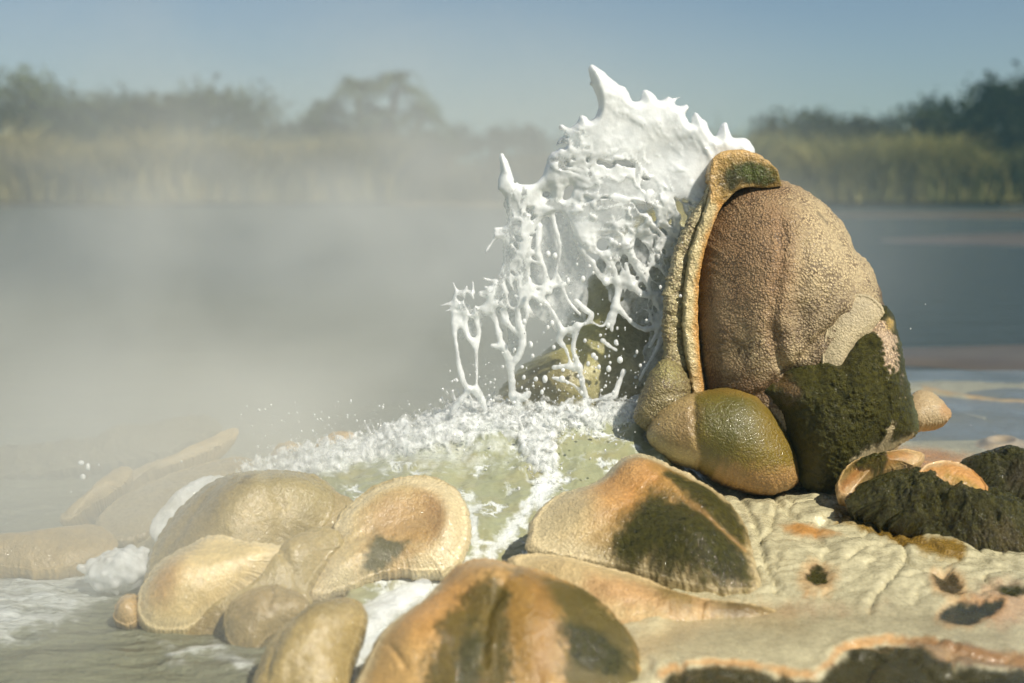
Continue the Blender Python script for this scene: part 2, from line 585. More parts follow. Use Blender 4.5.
# ------------------------------------------------------------------ surface nets
def surface_nets(F):
    ins = F > 0
    nx, ny, nz = F.shape
    cnt = np.zeros((nx - 1, ny - 1, nz - 1), np.int8)
    for dx in (0, 1):
        for dy in (0, 1):
            for dz in (0, 1):
                cnt += ins[dx:nx - 1 + dx, dy:ny - 1 + dy, dz:nz - 1 + dz]
    mask = (cnt > 0) & (cnt < 8)
    I, J, K = np.nonzero(mask)
    idx = np.full(mask.shape, -1, np.int64)
    idx[I, J, K] = np.arange(len(I))
    corners = {(a, b, c): F[I + a, J + b, K + c] for a in (0, 1) for b in (0, 1) for c in (0, 1)}
    acc = np.zeros((len(I), 3)); n = np.zeros(len(I))
    for ax in range(3):
        for a in (0, 1):
            for b in (0, 1):
                c0 = [a, b]; c0.insert(ax, 0); c1 = [a, b]; c1.insert(ax, 1)
                f0, f1 = corners[tuple(c0)], corners[tuple(c1)]
                x = (f0 > 0) != (f1 > 0)
                t = np.where(x, f0 / np.where(x, f0 - f1, 1), 0)
                p = np.tile(np.array(c0, float), (len(I), 1)); p[:, ax] += t
                acc += p * x[:, None]; n += x
    V = np.stack([I, J, K], -1) + acc / n[:, None]
    faces = []
    s = [slice(None)] * 3
    for ax in range(3):
        lo, hi = list(s), list(s)
        lo[ax] = slice(0, -1); hi[ax] = slice(1, None)
        a, b = ins[tuple(lo)], ins[tuple(hi)]
        o1, o2 = [k for k in range(3) if k != ax]
        for flip, m in ((False, a & ~b), (True, ~a & b)):
            e = np.array(np.nonzero(m))
            ok = (e[o1] > 0) & (e[o2] > 0) & (e[o1] < F.shape[o1] - 1) & (e[o2] < F.shape[o2] - 1)
            e = e[:, ok]
            q = []
            for d1, d2 in ((1, 1), (0, 1), (0, 0), (1, 0)):
                g = e.copy(); g[o1] -= d1; g[o2] -= d2
                q.append(idx[g[0], g[1], g[2]])
            q = np.stack(q, -1)
            if flip != (ax == 1): q = q[:, ::-1]
            faces.append(q)
    return V, np.concatenate(faces)


def splat_capsules(caps, lo, hi, h, k=None):
    """metaball field of tapered capsules ((ax,ay,az),(bx,by,bz),ra,rb) on a grid; > 0 inside"""
    lo = np.array(lo, float)
    dim = np.ceil((np.array(hi) - lo) / h).astype(int) + 1
    S = np.zeros(dim, np.float32)
    for a, b, ra, rb in caps:
        a, b = np.array(a, float), np.array(b, float)
        m = max(ra, rb) * 1.9 + 2 * h
        i0 = np.maximum(np.floor((np.minimum(a, b) - m - lo) / h).astype(int), 0)
        i1 = np.minimum(np.ceil((np.maximum(a, b) + m - lo) / h).astype(int) + 1, dim)
        if (i1 <= i0).any(): continue
        g = [lo[q] + h * np.arange(i0[q], i1[q]) for q in range(3)]
        X, Y_, Z = np.meshgrid(*g, indexing='ij', sparse=True)
        ab = b - a
        t = np.clip(((X - a[0]) * ab[0] + (Y_ - a[1]) * ab[1] + (Z - a[2]) * ab[2]) / (ab @ ab + 1e-12), 0, 1)
        d = np.sqrt((X - a[0] - t * ab[0]) ** 2 + (Y_ - a[1] - t * ab[1]) ** 2 + (Z - a[2] - t * ab[2]) ** 2)
        r = ra + (rb - ra) * t
        S[i0[0]:i1[0], i0[1]:i1[1], i0[2]:i1[2]] += np.exp(-2.6 * (d / r) ** 2 + 2.6)
    return S - 1.0


# ------------------------------------------------------------------ thin-plate interpolation
class TPS:
    def __init__(s, pts):
        p = np.array(pts, float)
        s.p = p[:, :2]; n = len(p)
        d = np.linalg.norm(s.p[:, None] - s.p[None], axis=2)
        K = s.k(d) + np.eye(n) * 1e-3
        Pm = np.hstack([np.ones((n, 1)), s.p])
        A = np.block([[K, Pm], [Pm.T, np.zeros((3, 3))]])
        s.w = np.linalg.solve(A, np.concatenate([p[:, 2], np.zeros(3)]))

    @staticmethod
    def k(d):
        return d * d * np.log(d + 1e-9)

    def __call__(s, x, y):
        out = s.w[-3] + s.w[-2] * x + s.w[-1] * y
        for i in range(len(s.p)):
            out = out + s.w[i] * s.k(np.hypot(x - s.p[i, 0], y - s.p[i, 1]))
        return out


# ================================================================== SETTING
SUN_EL, SUN_ROT = math.radians(46), math.radians(138)
sdir = Vector((math.cos(SUN_EL) * math.sin(SUN_ROT), math.cos(SUN_EL) * math.cos(SUN_ROT), math.sin(SUN_EL)))
w = bpy.data.worlds.new('World'); scene.world = w; w.use_nodes = True
wt = w.node_tree
sky = wt.nodes.new('ShaderNodeTexSky'); sky.sky_type = 'NISHITA'; sky.sun_disc = False
sky.sun_elevation = SUN_EL; sky.sun_rotation = SUN_ROT
sky.air_density = .8; sky.dust_density = .7; sky.ozone_density = 1.6
bgn = wt.nodes['Background']; bgn.inputs[1].default_value = .06
wt.links.new(sky.outputs[0], bgn.inputs[0])
sl = bpy.data.lights.new('sun', 'SUN'); sl.energy = 5.0; sl.angle = math.radians(.55); sl.color = (1, .93, .80)
so = bpy.data.objects.new('sun', sl); COL.objects.link(so)
so.rotation_euler = sdir.to_track_quat('Z', 'Y').to_euler()
so.location = (6, -4, 8)

WZ = -.10          # river level
# far ground, out to the horizon
g = 3000.0
structure(put('ground', make_mesh('ground', [(-g, -g, -1.0), (g, -g, -1.0), (g, g, -1.0), (-g, g, -1.0)], [[0, 1, 2, 3]], M_BED, False)))

# ------------------------------------------------------------------ terrace of cream sinter (one sheet)
# control points: photo pixel + distance -> height
ctl = []
for (px, py, z) in [
    (570, 683, -.02), (700, 683, -.015), (850, 683, -.01), (1000, 683, -.01), (640, 640, .0), (760, 620, .012),
    (900, 610, .015), (1010, 600, .015), (760, 560, .03), (860, 560, .045), (720, 500, .07), (800, 510, .075),
    (890, 520, .055), (960, 540, .04), (1010, 560, .03), (850, 480, .07), (930, 455, .02), (1000, 470, .03),
    (1060, 500, .03), (1060, 620, .0), (700, 470, .09), (950, 425, -.008), (1000, 415, -.008), (930, 400, -.006), (1010, 395, -.006),
    (960, 384, .006), (1060, 384, .004), (1060, 410, -.008), (890, 390, .0), (1150, 420, -.006), (1150, 384, .0), (1150, 500, .02), (1150, 600, .0)]:
    q = on_z(np.array(px), np.array(py), z); ctl.append((q[0], q[1], z))
POOLPTS = [(640, 415, 5.28), (560, 425, 5.25), (470, 420, 5.35), (360, 440, 5.5), (270, 462, 5.35), (230, 480, 5.0), (640, 440, 5.15), (560, 460, 5.05),
           (480, 480, 4.95), (400, 470, 5.0), (330, 470, 5.1), (540, 500, 4.75), (480, 530, 4.55), (350, 540, 4.5), (500, 560, 4.38),
           (430, 595, 4.2), (380, 620, 4.0), (350, 660, 3.72), (330, 683, 3.55), (250, 560, 4.6), (220, 600, 4.3), (660, 470, 4.95), (600, 490, 4.85), (290, 720, 3.4), (660, 405, 5.35), (420, 405, 5.6)]
for (px, py, Y) in POOLPTS:
    q = at(np.array(px), np.array(py), np.array(Y)); ctl.append((q[0], q[1], min(q[2] - .05, .22)))
for (x, y, z) in [(-3, 4, -.35), (-3, 6, -.3), (-3, 9, -.4), (-1.6, 3, -.35), (-1.6, 4, -.28), (-1.7, 5, -.2), (-2, 7.2, -.35), (-.8, 6.8, -.22), (0, 7.6, -.3),
                  (.9, 7.6, -.2), (1.2, 9, -.3), (2, 9.3, -.3), (3.5, 9.4, -.3), (0, 9, -.4), (-.9, 3.0, -.25), (.2, 2.6, -.08), (1.2, 2.6, -.04), (2.4, 2.8, -.05), (.6, 6.4, .05), (4.3, 9.4, -.3), (4.3, 6, 0), (4.3, 3, -.05)]:
    ctl.append((x, y, z))
TZ = TPS(ctl)
xs = np.linspace(-3.2, 4.4, 900); ys = 2.5 + 7.0 * np.linspace(0, 1, 720) ** 1.25
X, Yg = np.meshgrid(xs, ys)
Z = TZ(X, Yg)
px, py = project(X, Yg, Z)
px, py = px.ravel(), py.ravel()
pool_edge = [(660, 676), (672, 669), (700, 664), (752, 663), (790, 672), (814, 672), (829, 663), (838, 650), (852, 643), (885, 637), (923, 640), (950, 650), (985, 655), (1040, 660), (1100, 662), (1100, 780), (640, 780)]
HOLE1 = ('ell', 818, 579, 12, 10)
HOLE2 = ('ell', 950, 586, 15, 9, 35)
HOLE3 = [(938, 616), (950, 603), (968, 603), (1002, 606), (994, 613), (972, 624), (948, 622)]
HOLE4 = ('ell', 1012, 596, 16, 5, 5)
cracks = [[(690, 468), (712, 484), (738, 500), (752, 520), (762, 545), (766, 570), (776, 592)],
          [(868, 612), (878, 594), (902, 568), (904, 550), (890, 532), (868, 518)],
          [(904, 560), (925, 572), (948, 572)], [(820, 505), (842, 516), (868, 522), (880, 536)], [(770, 500), (800, 520), (842, 524)],
          [(758, 545), (770, 530), (776, 508)], [(846, 560), (868, 548), (880, 548)]]
layers = [
    ((.56, .53, .40), 'all', 1, 0, {'grain': .08, 'wet': 1.0}),
    (TAN, ('line', [(640, 650), (700, 615), (790, 618)], 12), 10, 8, {'k': .5}),
    ((.30, .27, .19), ('line', [(680, 640), (780, 630), (900, 615), (1000, 635)], 16), 14, 10, {'k': .55, 'wet': .8}),
    (ORANGE, [(880, 462), (930, 448), (975, 468), (992, 492), (940, 484), (880, 478), (850, 492), (838, 486)], 8, 5, {'k': .9}),
    ((.50, .26, .09), ('ell', 808, 532, 24, 6, 10), 3, 3, {'wet': .7}),
    (GOLD, ('line', [(840, 518), (875, 528), (925, 548), (960, 556)], 7), 4, 5, {'moss': .25, 'grain': .5}),
    (PINK, ('ell', 805, 610, 40, 7), 8, 7, {'k': .4}),
    (PINK, ('ell', 1000, 606, 40, 18), 8, 8, {'k': .75}),
    (ORANGE, ('ell', 818, 580, 18, 16), 8, 8, {'k': .6}), (ORANGE, ('ell', 950, 586, 20, 14, 35), 7, 7, {'k': .6}),
    (ORANGE, ('line', HOLE3 + HOLE3[:1], 4), 6, 6, {'k': .5}),
    (DARK, HOLE1, 2, 6, {'moss': .9, 'wet': 1}), ((.07, .05, .02), HOLE2, 2, 6, {'moss': .3, 'wet': 1}),
    ((.045, .047, .028), HOLE3, 2, 5, {'wet': 1}), (ALGAE, HOLE4, 2, 2, {'wet': 1, 'moss': .5}),
    (ORANGE, ('line', pool_edge[:-2], 2.4), 2.5, 3, {'k': .7}),
    (BROWN, [(905, 636), (950, 645), (1040, 655), (1100, 657), (1100, 672), (980, 668), (920, 660)], 4, 4, {'k': .8}),
    ((.05, .045, .012), [(668, 678), (705, 668), (755, 667), (800, 678), (822, 674), (842, 655), (856, 648), (885, 643), (915, 648), (950, 665), (1000, 672), (1100, 676), (1100, 780), (640, 780)], 3, 4, {'wet': 1.0, 'moss': .25}),
    # flooded pale flats behind the cone
    ((.35, .35, .30), [(880, 380), (1200, 372), (1200, 462), (960, 450), (905, 442)], 6, 5, {'wet': .8, 'grain': 0}),
    (ORANGE, ('ell', 905, 452, 60, 6, 5), 4, 4, {'k': .6}),
    (TAN, ('line', [(925, 390), (960, 396), (1000, 402), (1060, 404)], 2.2), 2, 3, {'k': .8}),
]
c, ch = paint(px, py, GREYC, layers, 3)
fx = X.ravel(); fy = Yg.ravel()
inr = sstep(540, 700, px) * sstep(446, 480, py)
rel = fbm(fx * 5, fy * 5, 0, 4, 21) * .022 + fbm(fx * 16, fy * 16, 0, 4, 22) * .009
d1, edge, idd = cells(fx * 6.0 + fbm(fx * 5, fy * 5, 1, 3, 8) * .6, fy * 4.2 + fbm(fx * 5, fy * 5, 5, 3, 9) * .6, 4)
lump = (1 - np.clip(d1, 0, 1) ** 2) * .03 * (idd * .9 + .1) * sstep(.0, .12, edge)
smooth_flow = sstep(-14, 14, poly_sd(px, py, [(640, 650), (690, 610), (790, 600), (900, 612), (1100, 606), (1100, 665), (940, 640), (850, 640), (810, 668), (680, 660)]))
zz = Z.ravel() + (rel * .8 + lump * .75 * smooth_flow) * inr * (.25 + .75 * smooth_flow)
wob = fbm(px / 12, py / 12, 0, 3, 33) * 4
for pts in cracks:
    d = line_dist(px + wob, py + wob * .5, spline(pts, 40, False))
    zz -= .014 * np.exp(-(d / 1.8) ** 2); zz += .004 * np.exp(-((d - 7) / 5) ** 2)
    c *= (1 - .45 * np.exp(-(d / 1.6) ** 2))[:, None] * 0 + 1
for spec, dp in ((HOLE1, .010), (HOLE2, .009), (HOLE3, .007), (HOLE4, .005)):
    sd = region(px, py, spec); zz -= dp * sstep(3, -4, sd); zz += .0025 * np.exp(-((sd - 5) / 4) ** 2)
sd = poly_sd(px + wob, py + wob * .4, spline(pool_edge, 120)); zz -= .016 * sstep(4, -5, sd); zz += .002 * np.exp(-((sd - 5) / 5) ** 2)
bars = np.exp(-(line_dist(px + wob, py + wob * .3, [(900, 388), (925, 390), (960, 397), (1000, 402), (1080, 405)]) / 2.5) ** 2)
bars += np.exp(-(line_dist(px + wob, py + wob * .3, [(900, 384), (960, 380), (1080, 378)]) / 4) ** 2)
bars += .8 * np.exp(-(line_dist(px, py, [(948, 412), (985, 420)]) / 1.2) ** 2)
zz += .016 * bars * (py < 446)
ring = region(px, py, ('ell', 1001, 444, 19, 5.5)); zz += .022 * np.exp(-((ring + 1.2) / 1.6) ** 2)
c = np.where((np.abs(ring + 1) < 3)[:, None], np.array((.33, .24, .16)) * .6 + c * .4, c)
V = np.stack([fx, fy, zz], -1)
structure(put('terrace', make_mesh('terrace', V, grid_faces(len(ys), len(xs)), M_SINTER, True, {'pigment': c, **ch})))

# shallow pond behind the cone, on the terrace
q = NT('pond_water')
gp = q.n('ShaderNodeNewGeometry').outputs['Position']
mpv = q.n('ShaderNodeMapping', None, Vector=gp, Scale=(1, .6, 1)).outputs[0]
n1 = q.noise(mpv, 9, 5, .7)
bb = q.n('ShaderNodeBump', None, Strength=.5, Distance=.02, Height=n1).outputs[0]
pr = q.n('ShaderNodeBsdfPrincipled', None, Base_Color=(.19, .22, .23, 1), Roughness=.09, Normal=bb)
pr.inputs['IOR'].default_value = 1.33
tp = q.n('ShaderNodeBsdfTransparent')
pm = q.n('ShaderNodeMixShader', None, i0=q.rmap(q.noise(mpv, 2.2, 4, .6), .35, .65, .45, .95), i1=tp.outputs[0], i2=pr.outputs[0])
M_POND = q.done(pm.outputs[0])
PV = [(1.15, 5.9, .0025), (4.3, 5.9, .0025), (4.35, 8.7, .0025), (1.05, 8.7, .0025)]
structure(put('pond', make_mesh('pond', PV, [[0, 1, 2, 3]], M_POND, False)))

# ------------------------------------------------------------------ river
xs = np.concatenate([[-900, -300, -120, -60, -30, -15, -8], np.linspace(-5, 1, 420), np.linspace(1.05, 6, 60), [8, 15, 30, 60, 120, 300, 900]])
ys = np.concatenate([[-20, -5, 0, 2], np.linspace(2.8, 7.5, 340), 7.5 * 1.045 ** np.arange(1, 52), [90, 200]])
X, Yg = np.meshgrid(xs, ys)
fx, fy = X.ravel(), Yg.ravel()
px, py = project(fx, fy, WZ + fx * 0)
wav = fbm(fx * 2.2, fy * 3.2, 0, 3, 41) * .016 + fbm(fx * 8, fy * 9, 0, 3, 42) * .008
near = (fx > -4.9) & (fx < 1) & (fy > 2.9) & (fy < 7.4)
foam = np.zeros(len(fx))
for spec, soft, amp, k in [([(-30, 560), (30, 548), (90, 545), (140, 560), (130, 595), (95, 610), (40, 640), (-30, 650)], 22, 14, .85),
                           (('ell', 118, 565, 34, 24), 14, 8, 1.1), (('line', [(170, 660), (210, 650), (250, 668)], 10), 10, 9, .75), (('ell', 70, 510, 55, 12), 14, 8, .5),
                           (('ell', 20, 500, 60, 6), 8, 6, .45), (('ell', 300, 665, 40, 20), 14, 10, .8), (('line', [(140, 640), (185, 652)], 5), 6, 4, .6), (('ell', 150, 500, 40, 22), 12, 6, .7)]:
    nzz = fbm(px / 16, py / 8, 0, 4, 44)
    foam = np.maximum(foam, k * sstep(soft, -soft, region(px, py, spec) + nzz * amp))
foam *= near * .72
pig = np.empty((len(fx), 3)); pig[:] = (.17, .175, .115)
t = np.maximum(sstep(8, 20, fy), sstep(5.5, 7, fy) * sstep(-.5, 1.0, fx))[:, None]
pig = pig * (1 - t) + np.array((.06, .082, .088)) * t
sw = (sstep(.5, -2.0, fx) * (fy < 7))[:, None] * .0
V = np.stack([fx, fy, WZ + wav * near + foam * near * (.012 + .02 * fbm(fx * 14, fy * 14, 0, 3, 47))], -1)
structure(put('river', make_mesh('river', V, grid_faces(len(ys), len(xs)), M_RIVER, True, {'pigment': pig, 'foam': foam})))

# mud flats and sand bars lying just above the river
def flat(name, pts, z, mat, thick=.05):
    o = spline(pts, 160)
    o = o + .35 * np.stack([noise(o[:, 0] * .25, o[:, 1] * .25, 0, 5), noise(o[:, 0] * .25, o[:, 1] * .25, 3, 6)], -1) * 2
    cen = o.mean(0); V = []
    for k, (r, h) in enumerate(((0, .0), (.5, 0), (.86, -.01), (1.0, -thick * 1.6))):
        V.append(np.column_stack([cen + (o - cen) * max(r, .002), np.full(160, z + h)]))
    return structure(put(name, make_mesh(name, np.concatenate(V), grid_faces(4, 160, True), mat)))

def strip(y0, y1, x0, x1):
    return [(x0, (y0 + y1) / 2), ((x0 * 2 + x1) / 3, y0), ((x0 + 2 * x1) / 3, y0 + .2), (x1, (y0 + y1) / 2), ((x0 + 2 * x1) / 3, y1), ((x0 * 2 + x1) / 3, y1 - .2)]
flat('mud_flat', strip(8.8, 11.0, 1.5, 9), WZ + .02, M_MUD)
flat('sand_bar', strip(21, 32, 4.5, 40), WZ + .02, M_MUD)
flat('mud_flat', strip(36, 44, 4, 44), WZ + .02, M_MUD)

# ------------------------------------------------------------------ far bank
BY = 50.0
xs = np.concatenate([[-900, -300, -120], np.linspace(-60, 60, 200), [120, 300, 900]]); ys = np.concatenate([BY + np.array([-2.5, -1.2, 0, 1, 2, 3.5, 5, 8, 12, 18]), [90, 200, 600]])
X, Yg = np.meshgrid(xs, ys)
Z = WZ - .12 + .55 * sstep(BY - 1.6 + 0 * X, BY + 2, Yg + fbm(X * .11, Yg * .02, 0, 3, 61) * 3.2) + .35 * sstep(BY + 2, BY + 14, Yg) + fbm(X * .3, Yg * .3, 0, 3, 62) * .10
V = np.stack([X.ravel(), Yg.ravel(), Z.ravel()], -1)
structure(put('far_bank', make_mesh('far_bank', V, grid_faces(len(ys), len(xs)), M_BANK)))

# reeds: countless blades, one object
def reeds(name, label, x0, x1, y0, y1, n, h0, h1, c0, c1, seed):
    r = np.random.default_rng(seed)
    cx = r.uniform(x0, x1, n // 5); cy = r.uniform(y0, y1, n // 5)
    cy = cy - fbm(cx * .11, BY * .02, 0, 3, 61) * 2.4
    k = r.integers(0, len(cx), n)
    bx = cx[k] + r.normal(0, .4, n); by = cy[k] + r.normal(0, .25, n)
    hm = .60 + .75 * (noise(bx * .25, by * .2, 0, seed) + .4) + .4 * noise(bx * .9, by * .6, 0, seed)
    h = r.uniform(h0, h1, n) * np.clip(hm, .10, 1.35)
    a = r.uniform(0, 2 * math.pi, n); lean = r.uniform(.2, .95, n) * h
    wd = r.uniform(.02, .045, n)
    az = r.uniform(0, math.pi, n)
    V = []; 
    for s, (t, ww) in enumerate(((0, 1), (.4, .9), (.75, .6), (1, .08))):
        X_ = bx + np.cos(a) * lean * t ** 2.2; Y_ = by + np.sin(a) * lean * t ** 2.2
        Z_ = WZ + .15 + h * t * (1 - .12 * t * t)
        for sg in (-1, 1):
            V.append(np.stack([X_ + sg * np.cos(az) * wd * ww, Y_ + sg * np.sin(az) * wd * ww, Z_], -1))
    V = np.stack(V, 1)  # n,8,3
    base = np.arange(n)[:, None] * 8
    F = np.concatenate([base + np.array([[2 * i, 2 * i + 1, 2 * i + 3, 2 * i + 2]]) for i in range(3)])
    m = np.clip(r.normal(.5, .25, n) + .5 * noise(bx * .35, by * .3, 2, seed), 0, 1)[:, None]
    cc = np.array(c0) * (1 - m) + np.array(c1) * m
    o = put(name, make_mesh(name, V.reshape(-1, 3), F, M_REED, False, {'pigment': np.repeat(cc, 8, 0)}))
    return tag(o, label, 'reeds', None, 'stuff')
reeds('reed_bed', 'tall pale yellow green reeds along the far bank on the left, hazy behind the steam', -36, -4.5, BY - .6, BY + 3, 40000, 1.7, 2.7, (.17, .165, .045), (.52, .43, .18), 5)
reeds('reed_bed', 'low dull reeds on the far bank directly behind the fountain', -5, 7, BY, BY + 3.5, 11000, 1.3, 2.0, (.09, .09, .035), (.2, .16, .07), 6)
reeds('reed_bed', 'yellow green grass clumps on the far bank to the right of the cone', 7, 17.2, BY - .8, BY + 3, 16000, 1.6, 2.7, (.13, .15, .04), (.38, .33, .12), 8)
reeds('reed_bed', 'dark green reeds at the foot of the right hand trees', 17.0, 38, BY + .5, BY + 2, 11000, .4, 1.3, (.04, .055, .018), (.12, .12, .04), 9)

# ------------------------------------------------------------------ trees
def leaf_quads(C, size, r, cols):
    n = len(C)
    d = r.normal(size=(n, 3)); d /= np.linalg.norm(d, axis=1)[:, None]
    e = np.cross(d, r.normal(size=(n, 3))); e /= np.linalg.norm(e, axis=1)[:, None]
    s = size[:, None]
    V = np.stack([C - d * s, C - e * s * .42, C + d * s, C + e * s * .42], 1).reshape(-1, 3)
    F = np.arange(4 * n).reshape(-1, 4)
    return V, F, np.repeat(cols, 4, 0)


def tube(pts, radii, sides=8):
    p = np.asarray(pts, float); V = []
    for i in range(len(p)):
        t = p[min(i + 1, len(p) - 1)] - p[max(i - 1, 0)]
        t /= np.linalg.norm(t) + 1e-9
        a = np.cross(t, (0, 1, .03)); a /= np.linalg.norm(a) + 1e-9
        b = np.cross(t, a)
        th = np.arange(sides) * 2 * math.pi / sides
        V.append(p[i] + radii[i] * (np.cos(th)[:, None] * a + np.sin(th)[:, None] * b))
    return np.concatenate(V), grid_faces(len(p), sides, True)


def broad_tree(name, label, x, y, h, wdt, seed, dark, light, low=.12, nclump=46, group='trees on the far bank'):
    r = np.random.default_rng(seed)
    z0 = WZ + .3
    root = thing(name, (x, y, z0), label, 'tree', group)
    # limbs reach to the clumps
    cl = []
    for i in range(nclump):
        u = r.uniform(-1, 1); ang = r.uniform(0, 2 * math.pi); rad = r.uniform(.25, 1) ** .6
        zz_ = low + (1 - low) * (.5 + .5 * u) * .93
        prof = math.sin(math.pi * min(max((zz_ - low * .4) / (1.04 - low * .4), 0), 1)) ** .6
        cl.append((x + math.cos(ang) * rad * wdt * .5 * prof, y + math.sin(ang) * rad * wdt * .4 * prof, z0 + zz_ * h * r.uniform(.82, 1.0)))
    cl = np.array(cl)
    V, F = [], []; nv = 0
    tv, tf = tube([(x, y, z0 - .3), (x + .05 * h * r.normal() * .4, y, z0 + h * .3), (x + r.normal() * .1, y, z0 + h * .75)], [.035 * h, .026 * h, .008 * h])
    V.append(tv); F.append(tf); nv += len(tv)
    for k in range(0, nclump, 4):
        st = np.array((x, y, z0 + h * r.uniform(.1, .4)))
        md = (st + cl[k]) / 2 + (0, 0, .05 * h)
        tv, tf = tube([st, md, cl[k]], [.014 * h, .009 * h, .003 * h], 6)
        V.append(tv); F.append(tf + nv); nv += len(tv)
    put('trunk', make_mesh('trunk', np.concatenate(V), np.concatenate(F), M_BARK, origin=(x, y, z0)), root, (x, y, z0))
    n = nclump * 130
    k = r.integers(0, nclump, n)
    sz = r.uniform(.07, .14, nclump) * min(h, wdt) * .95
    P = cl[k] + r.normal(size=(n, 3)) * sz[k][:, None] * (1, 1, .75)
    P[:, 2] = np.maximum(P[:, 2], z0 + .05)
    m = np.clip(r.uniform(0, 1, nclump)[k] * .8 + r.normal(0, .18, n), 0, 1)[:, None]
    cols = np.array(dark) * (1 - m) + np.array(light) * m
    v, f, cc = leaf_quads(P, r.uniform(.10, .2, n), r, cols)
    put('crown', make_mesh('crown', v, f, M_LEAF, False, {'pigment': cc}, origin=(x, y, z0)), root, (x, y, z0))
    return root


def palm(name, label, x, y, h, spread, seed, heads, group=None):
    """a clump of leaning palm stems with arching feathery fronds"""
    r = np.random.default_rng(seed)
    z0 = WZ + .3
    root = thing(name, (x, y, z0), label, 'palm', group)
    for hi, (dx, dz, fl) in enumerate(heads):
        top = np.array((x + dx, y + r.normal() * .3, z0 + dz))
        tv, tf = tube([(x + dx * .3, y, z0 - .3), (x + dx * .6, y, z0 + dz * .5), top], [.2, .15, .13])
        put('trunk', make_mesh('trunk', tv, tf, M_BARK, origin=(x, y, z0)), root, (x, y, z0))
        VV, FF, CC = [], [], []; nv = 0
        nf = 18
        for i in range(nf):
            a = 2 * math.pi * i / nf * 2.4 + r.normal() * .2
            up = r.uniform(.0, 1.4)
            ln = fl * r.uniform(.8, 1.1)
            t = np.linspace(0, 1, 15)
            hor = ln * (np.sin(up) * 0 + np.cos(up) * t + .12 * t * t)
            ver = ln * (np.sin(up) * t - .80 * t ** 2.3)
            S = top + np.stack([np.cos(a) * hor, np.sin(a) * hor, ver], -1)
            tone = r.uniform(0, 1)
            for j in range(2, 15):
                for sd_ in (-1, 1):
                    side = np.array((-math.sin(a) * sd_, math.cos(a) * sd_, -.45))
                    ll = fl * .25 * (1 - .55 * abs(t[j] - .45))
                    d = (S[j] - S[j - 1]); d = d / np.linalg.norm(d)
                    tip = S[j] + (side * .8 + d * .6) * ll
                    wv = d * .045
                    VV.append([S[j] - wv, S[j] + wv, tip + wv * .2, tip - wv * .2])
                    CC.append(np.array((.035, .055, .02)) * (1 - tone) + np.array((.11, .14, .05)) * tone)
        VV = np.array(VV).reshape(-1, 3)
        put('fronds', make_mesh('fronds', VV, np.arange(len(VV)).reshape(-1, 4), M_LEAF, False, {'pigment': np.repeat(np.array(CC), 4, 0)}, origin=(x, y, z0)), root, (x, y, z0))
    return root


def tx(px_, Y): return float(at(np.array(px_), np.array(200.), np.array(Y))[0])
G1, G2 = 'trees on the left far bank', 'trees on the right far bank'
DG, LG = (.030, .046, .012), (.11, .135, .035)
def ht(py_, Y): return float(at(np.array(500.), np.array(py_), np.array(Y))[2]) - (WZ + .3)
for (nm, lb, px_, pt, Y, wd, sd_, d_, l_) in [
    ('bushy_tree', 'taller bushy tree at the left edge of the photo, behind the pale reeds', 35, 68, 55, 4.6, 1, DG, LG),
    ('bushy_tree', 'rounded bushy tree second from the left edge, lower than its left neighbour', 112, 90, 56, 4.2, 2, DG, (.10, .11, .035)),
    ('bushy_tree', 'yellowish green bush in the middle of the left tree line', 165, 96, 54, 3.2, 3, (.03, .04, .012), (.12, .12, .035)),
    ('bushy_tree', 'broad bushy tree just left of the gap before the palm clump', 222, 86, 55, 4.6, 4, DG, LG),
    ]:
    broad_tree(nm, lb, tx(px_, Y), Y, ht(pt, Y), wd, sd_, d_, l_, .1, 44, G1)
broad_tree('low_bush', 'low dark bush growing at the foot of the palm clump', tx(400, 53), 53, ht(130, 53), 3.4, 9, (.02, .03, .012), (.06, .075, .03), .05, 30, 'bushes on the far bank')
broad_tree('low_bush', 'low dark bush filling the gap left of the palm clump', tx(308, 54), 54, ht(112, 54), 2.6, 10, DG, LG, .05, 30, 'bushes on the far bank')
broad_tree('bushy_tree', 'rounded leafy thicket around the stems of the palm clump', tx(350, 54.6), 54.6, ht(112, 54.6), 4.6, 33, (.022, .034, .014), (.07, .09, .035), .05, 60, G1)
palm('palm_clump', 'tall feathery palm clump rising above the reeds on the left far bank', tx(372, 54), 54, 5.2, 2, 31,
     [(-.5, 3.7, 2.0), (1.0, 3.95, 1.9), (-1.7, 2.9, 1.8), (.3, 2.8, 1.8), (1.9, 2.9, 1.6), (-2.4, 2.1, 1.6), (2.1, 1.9, 1.5)])
for (lb, px_, pt, Y, wd, sd_) in [('low round bush standing in the reeds near the left edge', 60, 150, 51.2, 2.4, 41), ('small low bush in the reeds below the yellowish bush', 188, 158, 50.8, 2.0, 42),
                                  ('low bush in the grass to the right of the cone top', 838, 150, 51.4, 2.2, 43), ('dark low bush where the yellow grass ends on the right', 975, 148, 50.6, 3.0, 44), ('dark low bush at the right edge under the big tree', 1022, 140, 50.2, 3.4, 45)]:
    broad_tree('low_bush', lb, tx(px_, Y), Y, ht(pt, Y), wd, sd_, (.03, .042, .012), (.11, .12, .035), .02, 26, 'bushes on the far bank')
